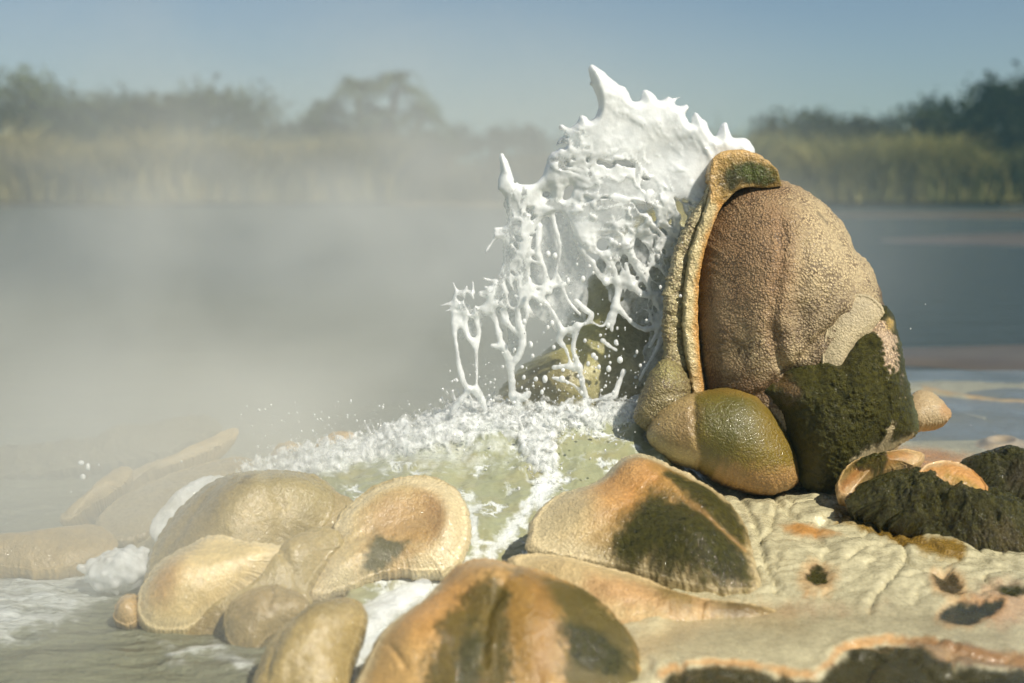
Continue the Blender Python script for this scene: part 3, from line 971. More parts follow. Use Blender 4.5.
for (nm, lb, px_, pt, Y, wd, sd_, d_, l_) in [
    ('bushy_tree', 'pale distant bush on the far bank immediately behind the fountain', 500, 122, 70, 7, 12, (.03, .04, .02), (.08, .09, .04)),
    ('bushy_tree', 'hazy tree just to the right of the cone top on the far bank', 800, 108, 58, 4.0, 13, (.018, .028, .012), (.06, .08, .03)),
    ('bushy_tree', 'dark bush between the hazy tree and the large right hand trees', 862, 112, 58, 3.8, 14, (.018, .026, .010), (.06, .07, .025)),
    ('bushy_tree', 'dark tree second from the right edge, behind the yellow grass clumps', 938, 94, 56, 5.2, 15, (.016, .024, .008), (.055, .07, .022)),
    ('bushy_tree', 'largest and darkest tree, at the right edge of the photo', 1012, 78, 52, 5.2, 16, (.012, .018, .006), (.04, .055, .018)),
    ('bushy_tree', 'dark tree partly cut off by the right edge of the photo', 1062, 66, 51, 5.0, 17, (.012, .018, .006), (.04, .055, .018)),
    ]:
    broad_tree(nm, lb, tx(px_, Y), Y, ht(pt, Y), wd, sd_, d_, l_, .06, 46, G2)
# ================================================================== THE GEYSER CONE
cone_loc = at(np.array(790.), np.array(488.), np.array(5.25))
cone = thing('geyser_cone', cone_loc, 'tall pebbly brown geyser cone with orange frilled rim and mossy flank', 'geyser cone')
BEIGE = (.55, .44, .29); DBROWN = (.20, .115, .05)
dome_out = [(724, 200), (745, 184), (780, 181), (806, 192), (832, 213), (845, 232), (853, 250), (868, 266), (877, 288), (884, 318), (897, 362), (905, 410),
            (898, 445), (860, 478), (800, 492), (750, 488), (708, 440), (698, 396), (692, 345), (692, 295), (698, 250), (708, 222)]
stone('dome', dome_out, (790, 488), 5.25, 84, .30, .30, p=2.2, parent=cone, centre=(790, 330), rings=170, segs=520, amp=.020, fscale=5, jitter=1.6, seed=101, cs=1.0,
      grain=.9, wet=.12, base_col=BEIGE, moss_amp=.004,
      bumps=[(760, 290, 50, 90, 10, .05), (840, 300, 34, 60, -15, .05), (800, 380, 60, 30, 0, -.02), (868, 290, 16, 26, 0, .03)],
      creases=[([(770, 232), (766, 262), (760, 290), (757, 330), (765, 362)], 5, .012), ([(757, 330), (765, 362), (790, 372)], 8, .014), ([(808, 216), (816, 226)], 2.5, .008), ([(786, 250), (780, 300), (786, 340)], 9, .010), ([(735, 220), (722, 280), (726, 350)], 12, .012), ([(826, 236), (838, 280), (834, 310)], 10, .010),
               ([(700, 388), (740, 395), (770, 372), (800, 340), (826, 318)], 5, .022), ([(850, 236), (858, 268), (870, 300)], 4, .012)],
      layers=[
          (DBROWN, ('line', [(712, 215), (698, 290), (702, 380), (740, 395)], 22), 34, 10, {'k': .85}),  # brown algae tint and the left side's shade, both in the colour
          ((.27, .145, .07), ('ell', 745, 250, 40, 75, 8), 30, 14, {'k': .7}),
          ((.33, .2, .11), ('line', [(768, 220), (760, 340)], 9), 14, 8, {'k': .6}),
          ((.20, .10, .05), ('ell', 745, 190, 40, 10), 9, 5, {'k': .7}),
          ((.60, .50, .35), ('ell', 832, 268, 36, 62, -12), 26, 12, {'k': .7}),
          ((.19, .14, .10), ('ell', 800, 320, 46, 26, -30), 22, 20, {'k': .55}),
          ((.10, .06, .035), [(698, 372), (745, 378), (790, 360), (815, 350), (800, 380), (770, 398), (700, 400)], 12, 9, {'k': .8}),  # dark band paints the overhang shadow in the recess above the shoulder
          (BROWN, ('ell', 740, 384, 30, 10, -8), 6, 8, {'k': .5}),
          ((.10, .11, .02), ('line', [(696, 240), (693, 320), (697, 390)], 4), 6, 4, {'k': .7, 'moss': .25}),
          ((.06, .03, .02), ('ell', 876, 298, 8, 12), 3, 8, {'k': .8}),
          ((.04, .04, .03), ('line', [(808, 216), (816, 226)], 1.5), 1.5, 2, {'k': .6}),
      ])
stone('pale_tongue', [(821, 362), (824, 340), (828, 322), (834, 306), (846, 295), (862, 294), (876, 300), (884, 312), (872, 330), (856, 346), (842, 372), (834, 384), (826, 376)], (830, 384), 4.985, 78, .03, .12, flow=True, edge=.3,
      parent=cone, seed=103, rings=50, segs=200, grain=.35, wet=.1, base_col=(.50, .43, .31), amp=.005,
      layers=[((.36, .31, .24), ('ell', 850, 312, 20, 10, -20), 12, 6, {'k': .5})])
stone('mossy_shoulder', [(757, 392), (772, 378), (785, 362), (800, 348), (818, 350), (830, 362), (842, 338), (858, 316), (876, 306), (890, 312), (899, 345), (906, 378),
                         (914, 408), (918, 428), (904, 442), (884, 452), (860, 466), (838, 492), (814, 494), (797, 478), (786, 440), (774, 412)], (830, 492), 5.03, 79, .17, .2, p=2.3, parent=cone,
      centre=(838, 405), seed=107, rings=140, segs=420, amp=.016, fscale=9, jitter=2.2, grain=.35, wet=.55, base_col=(.055, .055, .022), moss_amp=.013,
      bumps=[(845, 400, 34, 55, 10, .05), (790, 400, 20, 34, -25, .04), (800, 450, 26, 40, 10, .03), (885, 370, 14, 40, -8, .03)],
      creases=[([(812, 352), (806, 390), (800, 430), (790, 460)], 5, .03), ([(868, 380), (874, 410), (866, 450)], 4, .02)],
      layers=[
          (None, 'all', 1, 0, {'moss': .85}),
          ((.17, .10, .035), ('ell', 781, 388, 9, 15, -25), 7, 9, {'moss': .1, 'k': .85, 'grain': .8}),
          ((.16, .13, .02), ('ell', 806, 460, 13, 24, -10), 9, 12, {'moss': .75, 'k': .7}),
          ((.58, .44, .33), ('ell', 879, 345, 9, 26, -12), 4, 16, {'moss': .0, 'grain': .9}),
          ((.40, .28, .08), ('ell', 884, 326, 6, 8), 3, 4, {'moss': .1}),
          ((.09, .11, .02), ('line', [(899, 345), (910, 400), (914, 430)], 5), 5, 5, {'moss': .5}),
          ((.56, .48, .34), [(838, 470), (850, 452), (862, 446), (872, 442), (878, 425), (884, 428), (884, 440), (896, 436), (908, 440), (880, 455), (858, 470), (842, 486)], 3, 9, {'moss': 0, 'grain': .4}),
      ])
ribbon('outer_frill', [(714, 172), (706, 192), (694, 212), (682, 234), (674, 256), (668, 280), (664, 308), (664, 340), (667, 366), (674, 392), (682, 404)],
       [(724, 186), (722, 204), (710, 226), (700, 250), (695, 276), (692, 306), (692, 340), (694, 370), (698, 394), (702, 404)], (684, 400), 5.20, 84, .022, .14, parent=cone, seed=111,
       jitter=3.4, amp=.016, fscale=14, grain=.9, wet=.35, base_col=(.50, .45, .29), scallop=.006, tilt=.02,
       layers=[((.60, .54, .38), ('line', [(706, 196), (684, 240), (674, 280)], 7), 8, 6, {'k': .8}), ((.33, .28, .15), ('line', [(667, 320), (668, 360), (676, 396)], 7), 8, 8, {'k': .8}),
               ((.26, .23, .10), ('line', [(706, 230), (692, 266), (686, 310), (688, 370)], 2), 3, 3, {'k': .7})])
ribbon('inner_rim', [(778, 170), (764, 157), (746, 150), (728, 150), (715, 156), (709, 170), (710, 190), (704, 212), (695, 236), (688, 262), (684, 292), (683, 322), (685, 352), (690, 380), (694, 404)],
       [(782, 186), (766, 188), (750, 187), (738, 190), (729, 198), (722, 206), (717, 216), (710, 234), (703, 258), (699, 286), (698, 318), (700, 350), (704, 380), (707, 404)], (696, 400), 5.17, 85, .018, .2, parent=cone, seed=113,
       jitter=2.2, amp=.008, fscale=14, grain=.55, wet=.45, base_col=(.66, .57, .36), scallop=.005, tilt=.012,
       layers=[((.64, .40, .15), [(702, 190), (706, 160), (724, 146), (752, 146), (790, 176), (786, 194), (740, 194), (722, 206)], 7, 5, {'k': .85}),
               ((.62, .31, .07), ('line', [(722, 206), (706, 246), (699, 290), (698, 340), (705, 400)], 4.5), 4, 3, {'k': .9}), ((.46, .25, .07), ('ell', 698, 385, 9, 20, -8), 8, 5, {'k': .6}),
               (ALGAE, [(724, 174), (736, 164), (752, 164), (766, 170), (777, 184), (760, 186), (744, 184), (732, 192), (726, 188)], 4, 5, {'moss': .5, 'wet': 1}),
               ((.10, .15, .012), ('ell', 752, 174, 20, 8, 14), 6, 6, {'k': .75, 'moss': .25})])

# ------------------------------------------------------------------ free standing lobes and boulders
def lobe(name, label, cat, *a, group=None, **k):
    k.setdefault('flow', name not in ('wet_boulder', 'green_lobe', 'sinter_nodule'))
    return tag(stone(name, *a, **k), label, cat, group)

lobe('wet_boulder', 'olive green wet boulder behind the falling water, left of the cone', 'boulder',
     [(488, 424), (500, 392), (524, 366), (552, 346), (572, 312), (592, 272), (622, 232), (660, 205), (700, 210), (715, 300), (710, 420), (660, 440), (560, 444)], (600, 440), 5.62, 74, .22, .3,
     p=2.2, seed=121, centre=(620, 350), rings=100, segs=360, amp=.03, fscale=5, jitter=3, grain=.2, wet=.8, base_col=(.40, .38, .20), moss_amp=.0,
     bumps=[(560, 390, 40, 40, 0, .06), (640, 320, 40, 60, 0, -.04)],
     creases=[([(575, 320), (600, 300), (640, 290)], 8, .03), ([(520, 380), (580, 372), (640, 380)], 8, .03)],
     layers=[((.36, .35, .14), ('ell', 592, 345, 34, 26, -20), 16, 14, {'k': .8}), ((.14, .14, .08), ('ell', 640, 330, 30, 80), 24, 14, {'k': .6}), ((.15, .13, .06), ('ell', 535, 395, 40, 20, -25), 12, 12, {'k': .7})])  # tall dark ellipse paints the cone's shadow on the boulder
lobe('sinter_nodule', 'small grey beige pebbled nodule between the falling water and the green lobe', 'sinter nodule',
     [(634, 420), (638, 402), (645, 384), (655, 366), (667, 359), (681, 367), (690, 385), (688, 402), (674, 418), (652, 432)], (652, 430), 5.12, 75, .10, .12, p=2.2, seed=123, grain=.9, wet=.5,
     base_col=(.27, .23, .12), amp=.012, creases=[([(640, 405), (660, 398), (686, 396)], 4, .015)], layers=[((.36, .34, .14), ('ell', 664, 372, 14, 12), 8, 5, {'k': .7})])
lobe('green_lobe', 'golden green algae lobe with a beige left side at the cone foot', 'algae lobe',
     [(648, 440), (650, 422), (660, 408), (674, 401), (698, 394), (728, 390), (756, 397), (776, 418), (788, 440), (797, 466), (794, 486), (764, 494), (724, 482), (696, 466), (668, 457)], (740, 488), 4.98, 62, .15, .2, p=2.3, seed=127,
     centre=(722, 440), rings=120, segs=400, grain=.5, wet=.5, base_col=(.19, .145, .016), amp=.006, jitter=1.2,
     creases=[([(695, 392), (690, 418), (692, 445), (698, 462)], 4, .022)], bumps=[(740, 435, 40, 40, 20, .03)],
     layers=[((.085, .085, .010), ('ell', 722, 434, 32, 42, 10), 18, 12, {'k': .9, 'grain': .35}), ((.22, .15, .02), ('ell', 774, 440, 16, 40, -25), 16, 10, {'k': .65}), ((.36, .21, .05), ('ell', 740, 400, 40, 7, 5), 8, 4, {'k': .5}),
             ((.44, .26, .12), [(690, 470), (720, 474), (760, 478), (800, 470), (812, 500), (760, 505), (700, 480)], 9, 8, {'k': .8}),
             ((.36, .27, .135), [(636, 455), (640, 405), (668, 386), (692, 384), (692, 410), (691, 440), (697, 474), (660, 474)], 2.0, 1.5, {'grain': .4}), ((.24, .16, .07), ('ell', 684, 436, 10, 22, 8), 7, 5, {'k': .6}),  # darker brown beside the crease is its shade, painted in
             ((.50, .42, .26), ('line', [(650, 440), (668, 456), (690, 464)], 4), 4, 4, {'k': .8})])
lobe('patched_lobe', 'cream and orange sinter lobe with two dark green algae patches', 'sinter lobe',
     [(530, 552), (528, 532), (536, 514), (554, 500), (578, 492), (598, 485), (612, 470), (626, 459), (644, 457), (668, 468), (698, 482), (727, 503), (745, 527), (752, 552), (760, 582), (757, 597), (710, 598), (667, 588), (612, 572), (564, 563)], (705, 597), 4.02, 27, .085, .16, p=3.0, seed=131,
     centre=(640, 532), rings=130, segs=460, amp=.010, fscale=6, jitter=1.8, grain=.3, wet=.45, base_col=(.52, .40, .22), moss_amp=.006, ribs=(80, .006),
     bumps=[(640, 490, 50, 24, 20, .05), (590, 525, 40, 22, 0, .02), (690, 560, 44, 26, 20, .045), (712, 520, 30, 20, 30, .035)],
     creases=[([(560, 560), (600, 545), (640, 520), (660, 498)], 6, .010), ([(655, 520), (690, 535), (720, 548), (745, 556)], 6, .022), ([(712, 560), (712, 590)], 4, .012)],
     layers=[((.50, .27, .10), ('ell', 640, 515, 62, 44, 18), 26, 14, {'k': .85}), ((.56, .26, .07), ('line', [(640, 545), (630, 520), (668, 500), (700, 520)], 10), 12, 8, {'k': .6}),
             ((.30, .20, .10), ('line', [(612, 486), (646, 474), (690, 488)], 6), 8, 6, {'k': .55}),
             (PALE, ('edge', .88), 10, 6, {'k': .75}), ((.62, .54, .38), ('ell', 556, 524, 34, 34), 18, 10, {'k': .75}),
             ((.55, .50, .36), ('line', [(566, 500), (600, 486), (626, 464), (660, 462)], 6), 6, 5, {'k': .8, 'grain': .6}),
             (ALGAE, [(664, 498), (690, 497), (718, 510), (738, 528), (742, 556), (722, 550), (700, 536), (682, 518)], 7, 7, {'moss': .75, 'wet': .7}),
             (ALGAE, [(612, 566), (628, 540), (652, 524), (680, 524), (704, 536), (736, 556), (752, 586), (740, 594), (704, 590), (664, 580)], 11, 10, {'moss': .75, 'wet': .8}),
             ((.50, .28, .09), ('line', [(662, 504), (684, 526), (716, 546), (744, 557)], 2.2), 2.5, 3, {'k': .6, 'moss': .1})])
lobe('long_tongue', 'long low cream and pinkish sinter tongue ending in a brown tip', 'sinter tongue',
     [(508, 562), (524, 555), (552, 557), (582, 564), (614, 572), (642, 580), (672, 592), (704, 602), (742, 607), (780, 614), (786, 624), (770, 632), (736, 633), (706, 634), (676, 642), (654, 660), (620, 660), (570, 620), (530, 585)], (706, 634), 3.80, 24, .045, .14, p=2.8, seed=137,
     centre=(630, 608), rings=90, segs=460, amp=.008, jitter=1.6, grain=.2, wet=.5, base_col=(.56, .44, .26), moss_amp=.004,
     bumps=[(590, 585, 60, 14, 24, .02), (740, 620, 36, 9, 3, .02), (675, 612, 26, 14, 20, .02)], creases=[([(570, 580), (620, 596), (660, 612)], 5, .008), ([(705, 606), (700, 632)], 4, .014)],
     layers=[((.50, .28, .13), ('line', [(600, 600), (650, 608), (700, 616)], 13), 14, 9, {'k': .7}), ((.20, .15, .04), ('ell', 676, 608, 24, 12, 25), 8, 8, {'k': .75, 'moss': .15}),
             ((.13, .085, .025), ('ell', 744, 620, 36, 9, 4), 6, 6, {'k': .85, 'wet': .9}), ((.48, .31, .16), ('ell', 640, 640, 40, 16), 12, 8, {'k': .6}), ((.60, .50, .33), ('line', [(512, 562), (560, 558), (620, 574)], 8), 8, 5, {'k': .8})])
lobe('fan_lobe', 'big orange and green fan shaped lobe cut off by the bottom edge', 'sinter lobe',
     [(352, 700), (362, 670), (376, 642), (394, 624), (416, 610), (436, 590), (454, 571), (474, 563), (498, 563), (514, 570), (540, 574), (574, 588), (604, 606), (624, 628), (638, 648), (640, 676), (646, 720), (600, 750), (480, 760), (380, 750)], (500, 720), 3.36, 40, .14, .2, p=2.5, seed=139,
     centre=(500, 660), rings=130, segs=460, amp=.010, fscale=6, jitter=1.8, grain=.2, wet=.6, base_col=(.55, .36, .16), moss_amp=.004,
     bumps=[(480, 592, 40, 24, 10, .04), (420, 650, 40, 40, -30, .03), (540, 640, 40, 60, -20, .04)],
     creases=[([(516, 572), (510, 600), (490, 640), (484, 690)], 6, .018), ([(376, 648), (392, 664), (408, 690)], 3, .014), ([(600, 620), (590, 660)], 6, .01), ([(500, 572), (520, 590), (560, 600)], 4, .006)],
     layers=[((.58, .31, .10), ('ell', 440, 628, 44, 44, -40), 22, 10, {'k': .7}), ((.50, .33, .16), ('ell', 484, 586, 44, 18), 12, 8, {'k': .6}), (PALE, ('line', [(358, 690), (374, 648), (398, 622), (434, 594)], 10), 9, 6, {'k': .85}),
             ((.26, .15, .03), ('ell', 545, 650, 62, 66, -10), 18, 14, {'k': .9}), ((.08, .065, .010), [(430, 720), (440, 664), (462, 626), (488, 604), (508, 630), (506, 720)], 11, 16, {'k': .95, 'moss': .3}), ((.085, .075, .012), [(546, 604), (572, 592), (608, 612), (636, 646), (640, 720), (570, 720), (560, 660)], 11, 15, {'k': .92, 'moss': .25}), ((.12, .09, .015), ('line', [(520, 590), (560, 612), (584, 640)], 7), 10, 12, {'k': .7}),
             (ALGAE, ('ell', 470, 690, 14, 40, 8), 8, 8, {'k': .9, 'moss': .3}), ((.035, .04, .012), ('ell', 592, 672, 34, 20, 10), 6, 8, {'k': .9, 'moss': .5, 'wet': 1}), ((.36, .19, .05), ('line', [(530, 590), (545, 640), (540, 700)], 8), 9, 10, {'k': .5})])
shelf_loc = at(np.array(380.), np.array(585.), np.array(4.22))
lobe('cream_shelf', 'cream rimmed shelf shaped like an ear, tan inside with one small green algae stain', 'sinter shelf',
     [(307, 596), (306, 582), (312, 566), (322, 554), (336, 544), (332, 532), (338, 518), (352, 504), (370, 490), (396, 480), (424, 477), (448, 484), (464, 500), (471, 524), (468, 550), (454, 572), (436, 577), (400, 575), (372, 582), (344, 594), (318, 602)], (380, 585), 4.22, 40, .075, .14, p=3.0, seed=149,
     centre=(395, 532), rings=120, segs=460, amp=.007, fscale=7, jitter=1.6, grain=.25, wet=.8, base_col=(.56, .46, .27), ribs=(90, .006), moss_amp=.004,
     bumps=[(400, 530, 40, 26, -20, -.03), (345, 580, 24, 14, -30, .025), (450, 530, 14, 34, 0, .025)],
     creases=[([(338, 546), (352, 548), (372, 540)], 5, .02), ([(340, 530), (360, 508), (392, 492), (428, 490)], 3, .008)],
     layers=[((.40, .25, .115), ('ell', 408, 528, 46, 32, -14), 18, 10, {'k': .8}), ((.30, .17, .08), ('ell', 440, 522, 10, 30, -10), 10, 8, {'k': .5}), (PALE, ('edge', .80), 10, 7, {'k': .85}),
             ((.36, .29, .15), ('line', [(330, 530), (352, 502), (396, 479), (430, 476), (460, 492)], 4), 4, 4, {'k': .85}),
             ((.40, .23, .05), ('ell', 392, 562, 30, 16, -20), 12, 9, {'k': .7}), ((.05, .06, .010), [(364, 578), (372, 556), (378, 544), (386, 548), (400, 548), (412, 552), (396, 566), (382, 576)], 5, 8, {'k': .9, 'moss': .3}), (PALE, ('ell', 328, 576, 18, 20, -30), 12, 7, {'k': .6})])
lobe('olive_boulder', 'large wet olive tan boulder with water streaming off its left side', 'boulder',
     [(148, 580), (153, 552), (170, 522), (192, 500), (214, 484), (236, 477), (262, 474), (292, 474), (320, 479), (336, 492), (339, 513), (326, 534), (300, 552), (276, 574), (240, 600), (196, 606), (164, 600)], (200, 602), 4.30, 42, .13, .2, p=2.3, seed=151,
     centre=(240, 540), rings=110, segs=400, amp=.014, fscale=6, jitter=2, grain=.25, wet=.95, base_col=(.34, .28, .14), moss_amp=.0,
     bumps=[(250, 520, 36, 50, 30, .05), (300, 500, 40, 24, 0, .03)], creases=[([(270, 478), (272, 500), (286, 530), (282, 552)], 6, .02), ([(240, 482), (205, 520), (170, 566)], 6, .02)],
     layers=[((.33, .28, .14), ('ell', 300, 500, 40, 24), 14, 10, {'k': .5}), ((.20, .15, .06), ('ell', 205, 530, 30, 50, 38), 16, 14, {'k': .6}), ((.09, .07, .035), ('ell', 254, 504, 5, 9, 20), 4, 5, {'k': .7}), ((.42, .34, .18), ('ell', 262, 540, 30, 14, -20), 10, 8, {'k': .7})])  # dark olive patch: shade of the left face put into the colour
lobe('pale_tongue', 'smooth glossy pale peach tongue hanging over the front of the olive boulder', 'sinter tongue',
     [(137, 618), (138, 600), (146, 582), (164, 562), (188, 549), (214, 537), (236, 541), (262, 546), (284, 548), (288, 558), (272, 574), (250, 592), (230, 608), (204, 624), (188, 634), (164, 637), (146, 632)], (165, 636), 4.02, 44, .10, .15, p=2.4, seed=157,
     centre=(205, 588), rings=90, segs=360, amp=.006, fscale=7, jitter=1.8, grain=.1, wet=1, base_col=(.62, .50, .29), ribs=(60, .006),
     bumps=[(180, 590, 30, 22, -40, .02)], layers=[((.50, .28, .11), ('ell', 172, 594, 22, 14, -50), 14, 8, {'k': .65}), ((.58, .48, .28), ('ell', 235, 562, 44, 14, -20), 12, 8, {'k': .7}), (PALE, ('edge', .9), 8, 5, {'k': .6})])
lobe('small_lip', 'very small tan lobe at the left foot of the peach tongue, touching the water', 'sinter lip',
     [(114, 618), (118, 605), (126, 597), (138, 598), (142, 612), (138, 624), (126, 628), (117, 624)], (128, 626), 4.05, 40, .05, .08, p=2.4, rings=40, segs=140, seed=161, wet=.9, base_col=(.46, .33, .17), ribs=(30, .004))
lobe('tan_boulder', 'smooth wet tan boulder between the peach tongue and the cream shelf', 'boulder',
     [(168, 640), (178, 628), (206, 622), (232, 604), (256, 586), (278, 566), (290, 544), (312, 531), (336, 530), (344, 545), (330, 560), (310, 590), (312, 606), (290, 624), (262, 640), (220, 650), (186, 648)], (230, 650), 4.0, 40, .075, .18, p=2.3, seed=163,
     centre=(262, 595), rings=90, segs=360, amp=.010, wet=1, base_col=(.38, .31, .155), jitter=2, bumps=[(300, 556, 24, 24, 0, .03)], creases=[([(284, 566), (300, 590), (306, 606)], 5, .02)],
     layers=[((.36, .29, .15), ('ell', 310, 552, 24, 20), 12, 8, {'k': .6}), ((.22, .16, .07), ('ell', 210, 634, 34, 12, -20), 10, 8, {'k': .6})])
lobe('brown_bulb', 'small wrinkled brown bulb below the tan boulder', 'boulder',
     [(226, 640), (224, 618), (232, 604), (250, 594), (272, 588), (294, 592), (310, 604), (306, 618), (286, 632), (266, 644), (256, 656), (236, 654)], (250, 656), 3.88, 42, .09, .14, p=2.2, seed=167, wet=1, base_col=(.33, .255, .125), amp=.012, fscale=10,
     creases=[([(268, 590), (274, 606), (270, 622)], 4, .014), ([(288, 596), (286, 612)], 4, .01)], rings=70, segs=280, layers=[((.34, .25, .12), ('ell', 256, 612, 18, 14), 9, 8, {'k': .5})])
lobe('streaming_boulder', 'rounded tan boulder at the bottom with white water running past its right side', 'boulder',
     [(248, 710), (254, 684), (264, 656), (280, 634), (304, 616), (330, 604), (356, 602), (368, 616), (362, 640), (352, 670), (346, 710), (300, 730)], (300, 720), 3.45, 42, .11, .16, p=2.3, seed=173, wet=1, base_col=(.38, .30, .15), amp=.010,
     centre=(306, 660), bumps=[(320, 612, 30, 14, -30, .03)], creases=[([(300, 622), (282, 650), (270, 690)], 4, .016)], rings=80, segs=320,
     layers=[((.44, .36, .2), ('line', [(268, 656), (284, 634), (308, 616)], 6), 6, 5, {'k': .7}), ((.20, .17, .09), ('ell', 330, 622, 28, 12, -20), 8, 8, {'k': .6})])
# right hand rocks
lobe('mossy_rock', 'large black green mossy rock glittering with wet highlights, right of the cone', 'mossy rock',
     [(848, 506), (854, 492), (870, 482), (892, 474), (912, 472), (938, 478), (962, 488), (986, 494), (1012, 500), (1050, 520), (1056, 560), (1030, 572), (992, 566), (952, 552), (914, 538), (876, 522)], (960, 560), 4.45, 38, .12, .15, p=2.5, flow=True, seed=179,
     centre=(945, 520), rings=120, segs=420, amp=.050, fscale=12, jitter=4, lip=0, edge=.12, grain=.1, wet=1, base_col=(.035, .034, .012), moss_amp=.02,
     bumps=[(900, 500, 36, 20, 10, .03), (990, 530, 36, 20, 20, .03)], creases=[([(920, 476), (936, 498), (946, 512)], 5, .04), ([(960, 512), (990, 516), (1020, 520)], 4, .03), ([(930, 530), (950, 500)], 4, .02)],
     layers=[(None, 'all', 1, 0, {'moss': .8}), ((.07, .065, .014), ('ell', 895, 498, 30, 16), 12, 12, {'k': .7, 'moss': .6}), ((.10, .055, .02), ('ell', 1000, 556, 40, 10, 10), 8, 10, {'k': .6, 'moss': .4})])
lobe('orange_ledge', 'low orange and cream ledge with a dark tuft, under the right side of the cone', 'sinter ledge',
     [(836, 494), (840, 476), (856, 462), (880, 456), (906, 452), (924, 456), (918, 466), (896, 470), (874, 478), (858, 490), (848, 500)], (848, 498), 4.72, 30, .05, .1, p=2.5, seed=181, rings=60, segs=260, jitter=1.5, wet=.7, base_col=(.46, .26, .11), moss_amp=.02,
     layers=[((.55, .42, .24), ('edge', .85), 8, 6, {'k': .6}), (ALGAE, ('ell', 870, 470, 15, 8, -15), 3, 9, {'moss': .9}), ((.40, .17, .05), ('line', [(842, 492), (858, 478), (890, 466)], 3), 4, 4, {'k': .7})])
lobe('orange_slab', 'orange and yellow tipped slab lying on top of the large mossy rock', 'sinter slab',
     [(918, 474), (926, 466), (944, 462), (962, 466), (978, 476), (988, 490), (984, 497), (966, 492), (946, 485), (928, 480)], (960, 494), 4.50, 30, .02, .08, p=2.5, seed=191, rings=50, segs=220, wet=.6, base_col=(.52, .27, .09), amp=.008,
     layers=[((.34, .24, .04), ('ell', 966, 490, 20, 5, 25), 5, 6, {'k': .8, 'moss': .2}), ((.58, .46, .3), ('line', [(922, 470), (944, 463), (966, 468)], 3), 4, 4, {'k': .7})])
lobe('mossy_rock', 'smaller black mossy rock at the right edge of the photo, beyond the large one', 'mossy rock',
     [(958, 470), (966, 460), (984, 456), (1004, 452), (1026, 455), (1060, 460), (1080, 500), (1040, 512), (1004, 502), (980, 488)], (1010, 506), 4.85, 38, .12, .15, flow=True, lip=0, edge=.12, p=2.4, seed=193, rings=90, segs=340, amp=.03, fscale=9, jitter=3, wet=1, grain=.1, base_col=(.03, .032, .014), moss_amp=.02,
     creases=[([(990, 462), (1000, 486), (1012, 500)], 4, .03)], layers=[(None, 'all', 1, 0, {'moss': .8}), ((.08, .045, .02), ('ell', 1012, 492, 16, 8, 20), 6, 8, {'k': .6, 'moss': .3})])
lobe('sinter_nodule', 'small pale beige nodule standing in the pond against the right side of the cone', 'sinter nodule',
     [(905, 414), (908, 400), (918, 391), (932, 394), (944, 404), (951, 416), (940, 424), (920, 426), (908, 424)], (925, 424), 5.35, 48, .05, .1, flow=True, edge=.3, lip=0, seed=197, rings=50, segs=200, wet=.2, grain=.3, base_col=(.46, .36, .24), layers=[((.44, .25, .12), ('ell', 944, 414, 8, 8), 5, 4, {'k': .7})])
# low ledges out in the steam on the left
lobe('low_ledge', 'broad pale tan ledge at the left edge of the photo, low in the foaming water', 'sinter ledge',
     [(-60, 556), (-20, 544), (20, 540), (60, 534), (92, 528), (112, 534), (117, 548), (100, 562), (70, 572), (36, 576), (0, 572), (-50, 578)], (20, 577), 4.5, 20, .07, .12, p=2.4, seed=199, rings=70, segs=300, wet=.8, base_col=(.46, .35, .18), amp=.012, ribs=(50, .005),
     layers=[((.38, .29, .15), ('line', [(-40, 562), (40, 556), (100, 546)], 6), 8, 8, {'k': .6})])
lobe('slanting_ledge', 'narrow slanting ledge rising to the right in the steam, above the broad left ledge', 'sinter ledge',
     [(60, 520), (84, 502), (100, 484), (118, 470), (132, 470), (130, 480), (112, 496), (92, 508), (72, 522)], (80, 516), 5.05, 30, .045, .1, p=2.4, seed=211, rings=50, segs=240, wet=.6, base_col=(.46, .36, .19), amp=.010)
lobe('thin_ridge', 'long thin sinter ridge running away to the right into the steam', 'sinter ridge',
     [(96, 496), (130, 474), (170, 458), (200, 448), (222, 434), (236, 428), (236, 436), (214, 450), (180, 464), (150, 474), (116, 494)], (110, 494), 5.35, 26, .03, .1, p=2.4, seed=223, rings=40, segs=300, wet=.5, base_col=(.46, .37, .22), amp=.008, centre=(170, 463))
lobe('dark_bank', 'long dark grey green rock bank fading into the steam on the far left', 'rock bank',
     [(-60, 476), (-20, 452), (30, 447), (80, 443), (110, 436), (128, 427), (150, 426), (176, 420), (210, 418), (222, 428), (196, 442), (150, 458), (90, 468), (30, 476)], (20, 474), 6.1, 30, .05, .2, p=2.2, seed=227, rings=60, segs=320, wet=.6, grain=.3, base_col=(.24, .225, .16), amp=.03, jitter=4, centre=(90, 452), moss_amp=.02,
     layers=[(None, 'all', 1, 0, {'moss': .4})])
lobe('tan_hummock', 'small tan hummock poking out of the splash, left end of the foam', 'sinter lobe', [(272, 462), (276, 448), (290, 443), (304, 447), (310, 460), (292, 468)], (290, 466), 5.5, 50, .06, .1, seed=229, rings=40, segs=160, wet=.5, base_col=(.46, .34, .17))
lobe('tan_hummock', 'wider tan hummock just behind the foam, right of the small one', 'sinter lobe', [(312, 462), (318, 444), (336, 434), (354, 435), (366, 450), (360, 466), (336, 472)], (336, 470), 5.6, 50, .08, .1, seed=233, rings=40, segs=160, wet=.5, base_col=(.46, .33, .17))
lobe('flat_ledge', 'flat pale ledge under shallow water between the thin ridge and the olive boulder', 'sinter ledge',
     [(96, 522), (120, 500), (160, 480), (200, 466), (246, 458), (256, 470), (226, 482), (190, 502), (164, 524), (136, 540), (110, 540)], (120, 540), 4.85, 16, .03, .1, p=2.6, seed=239, rings=60, segs=280, wet=.9, base_col=(.38, .31, .18), amp=.012)

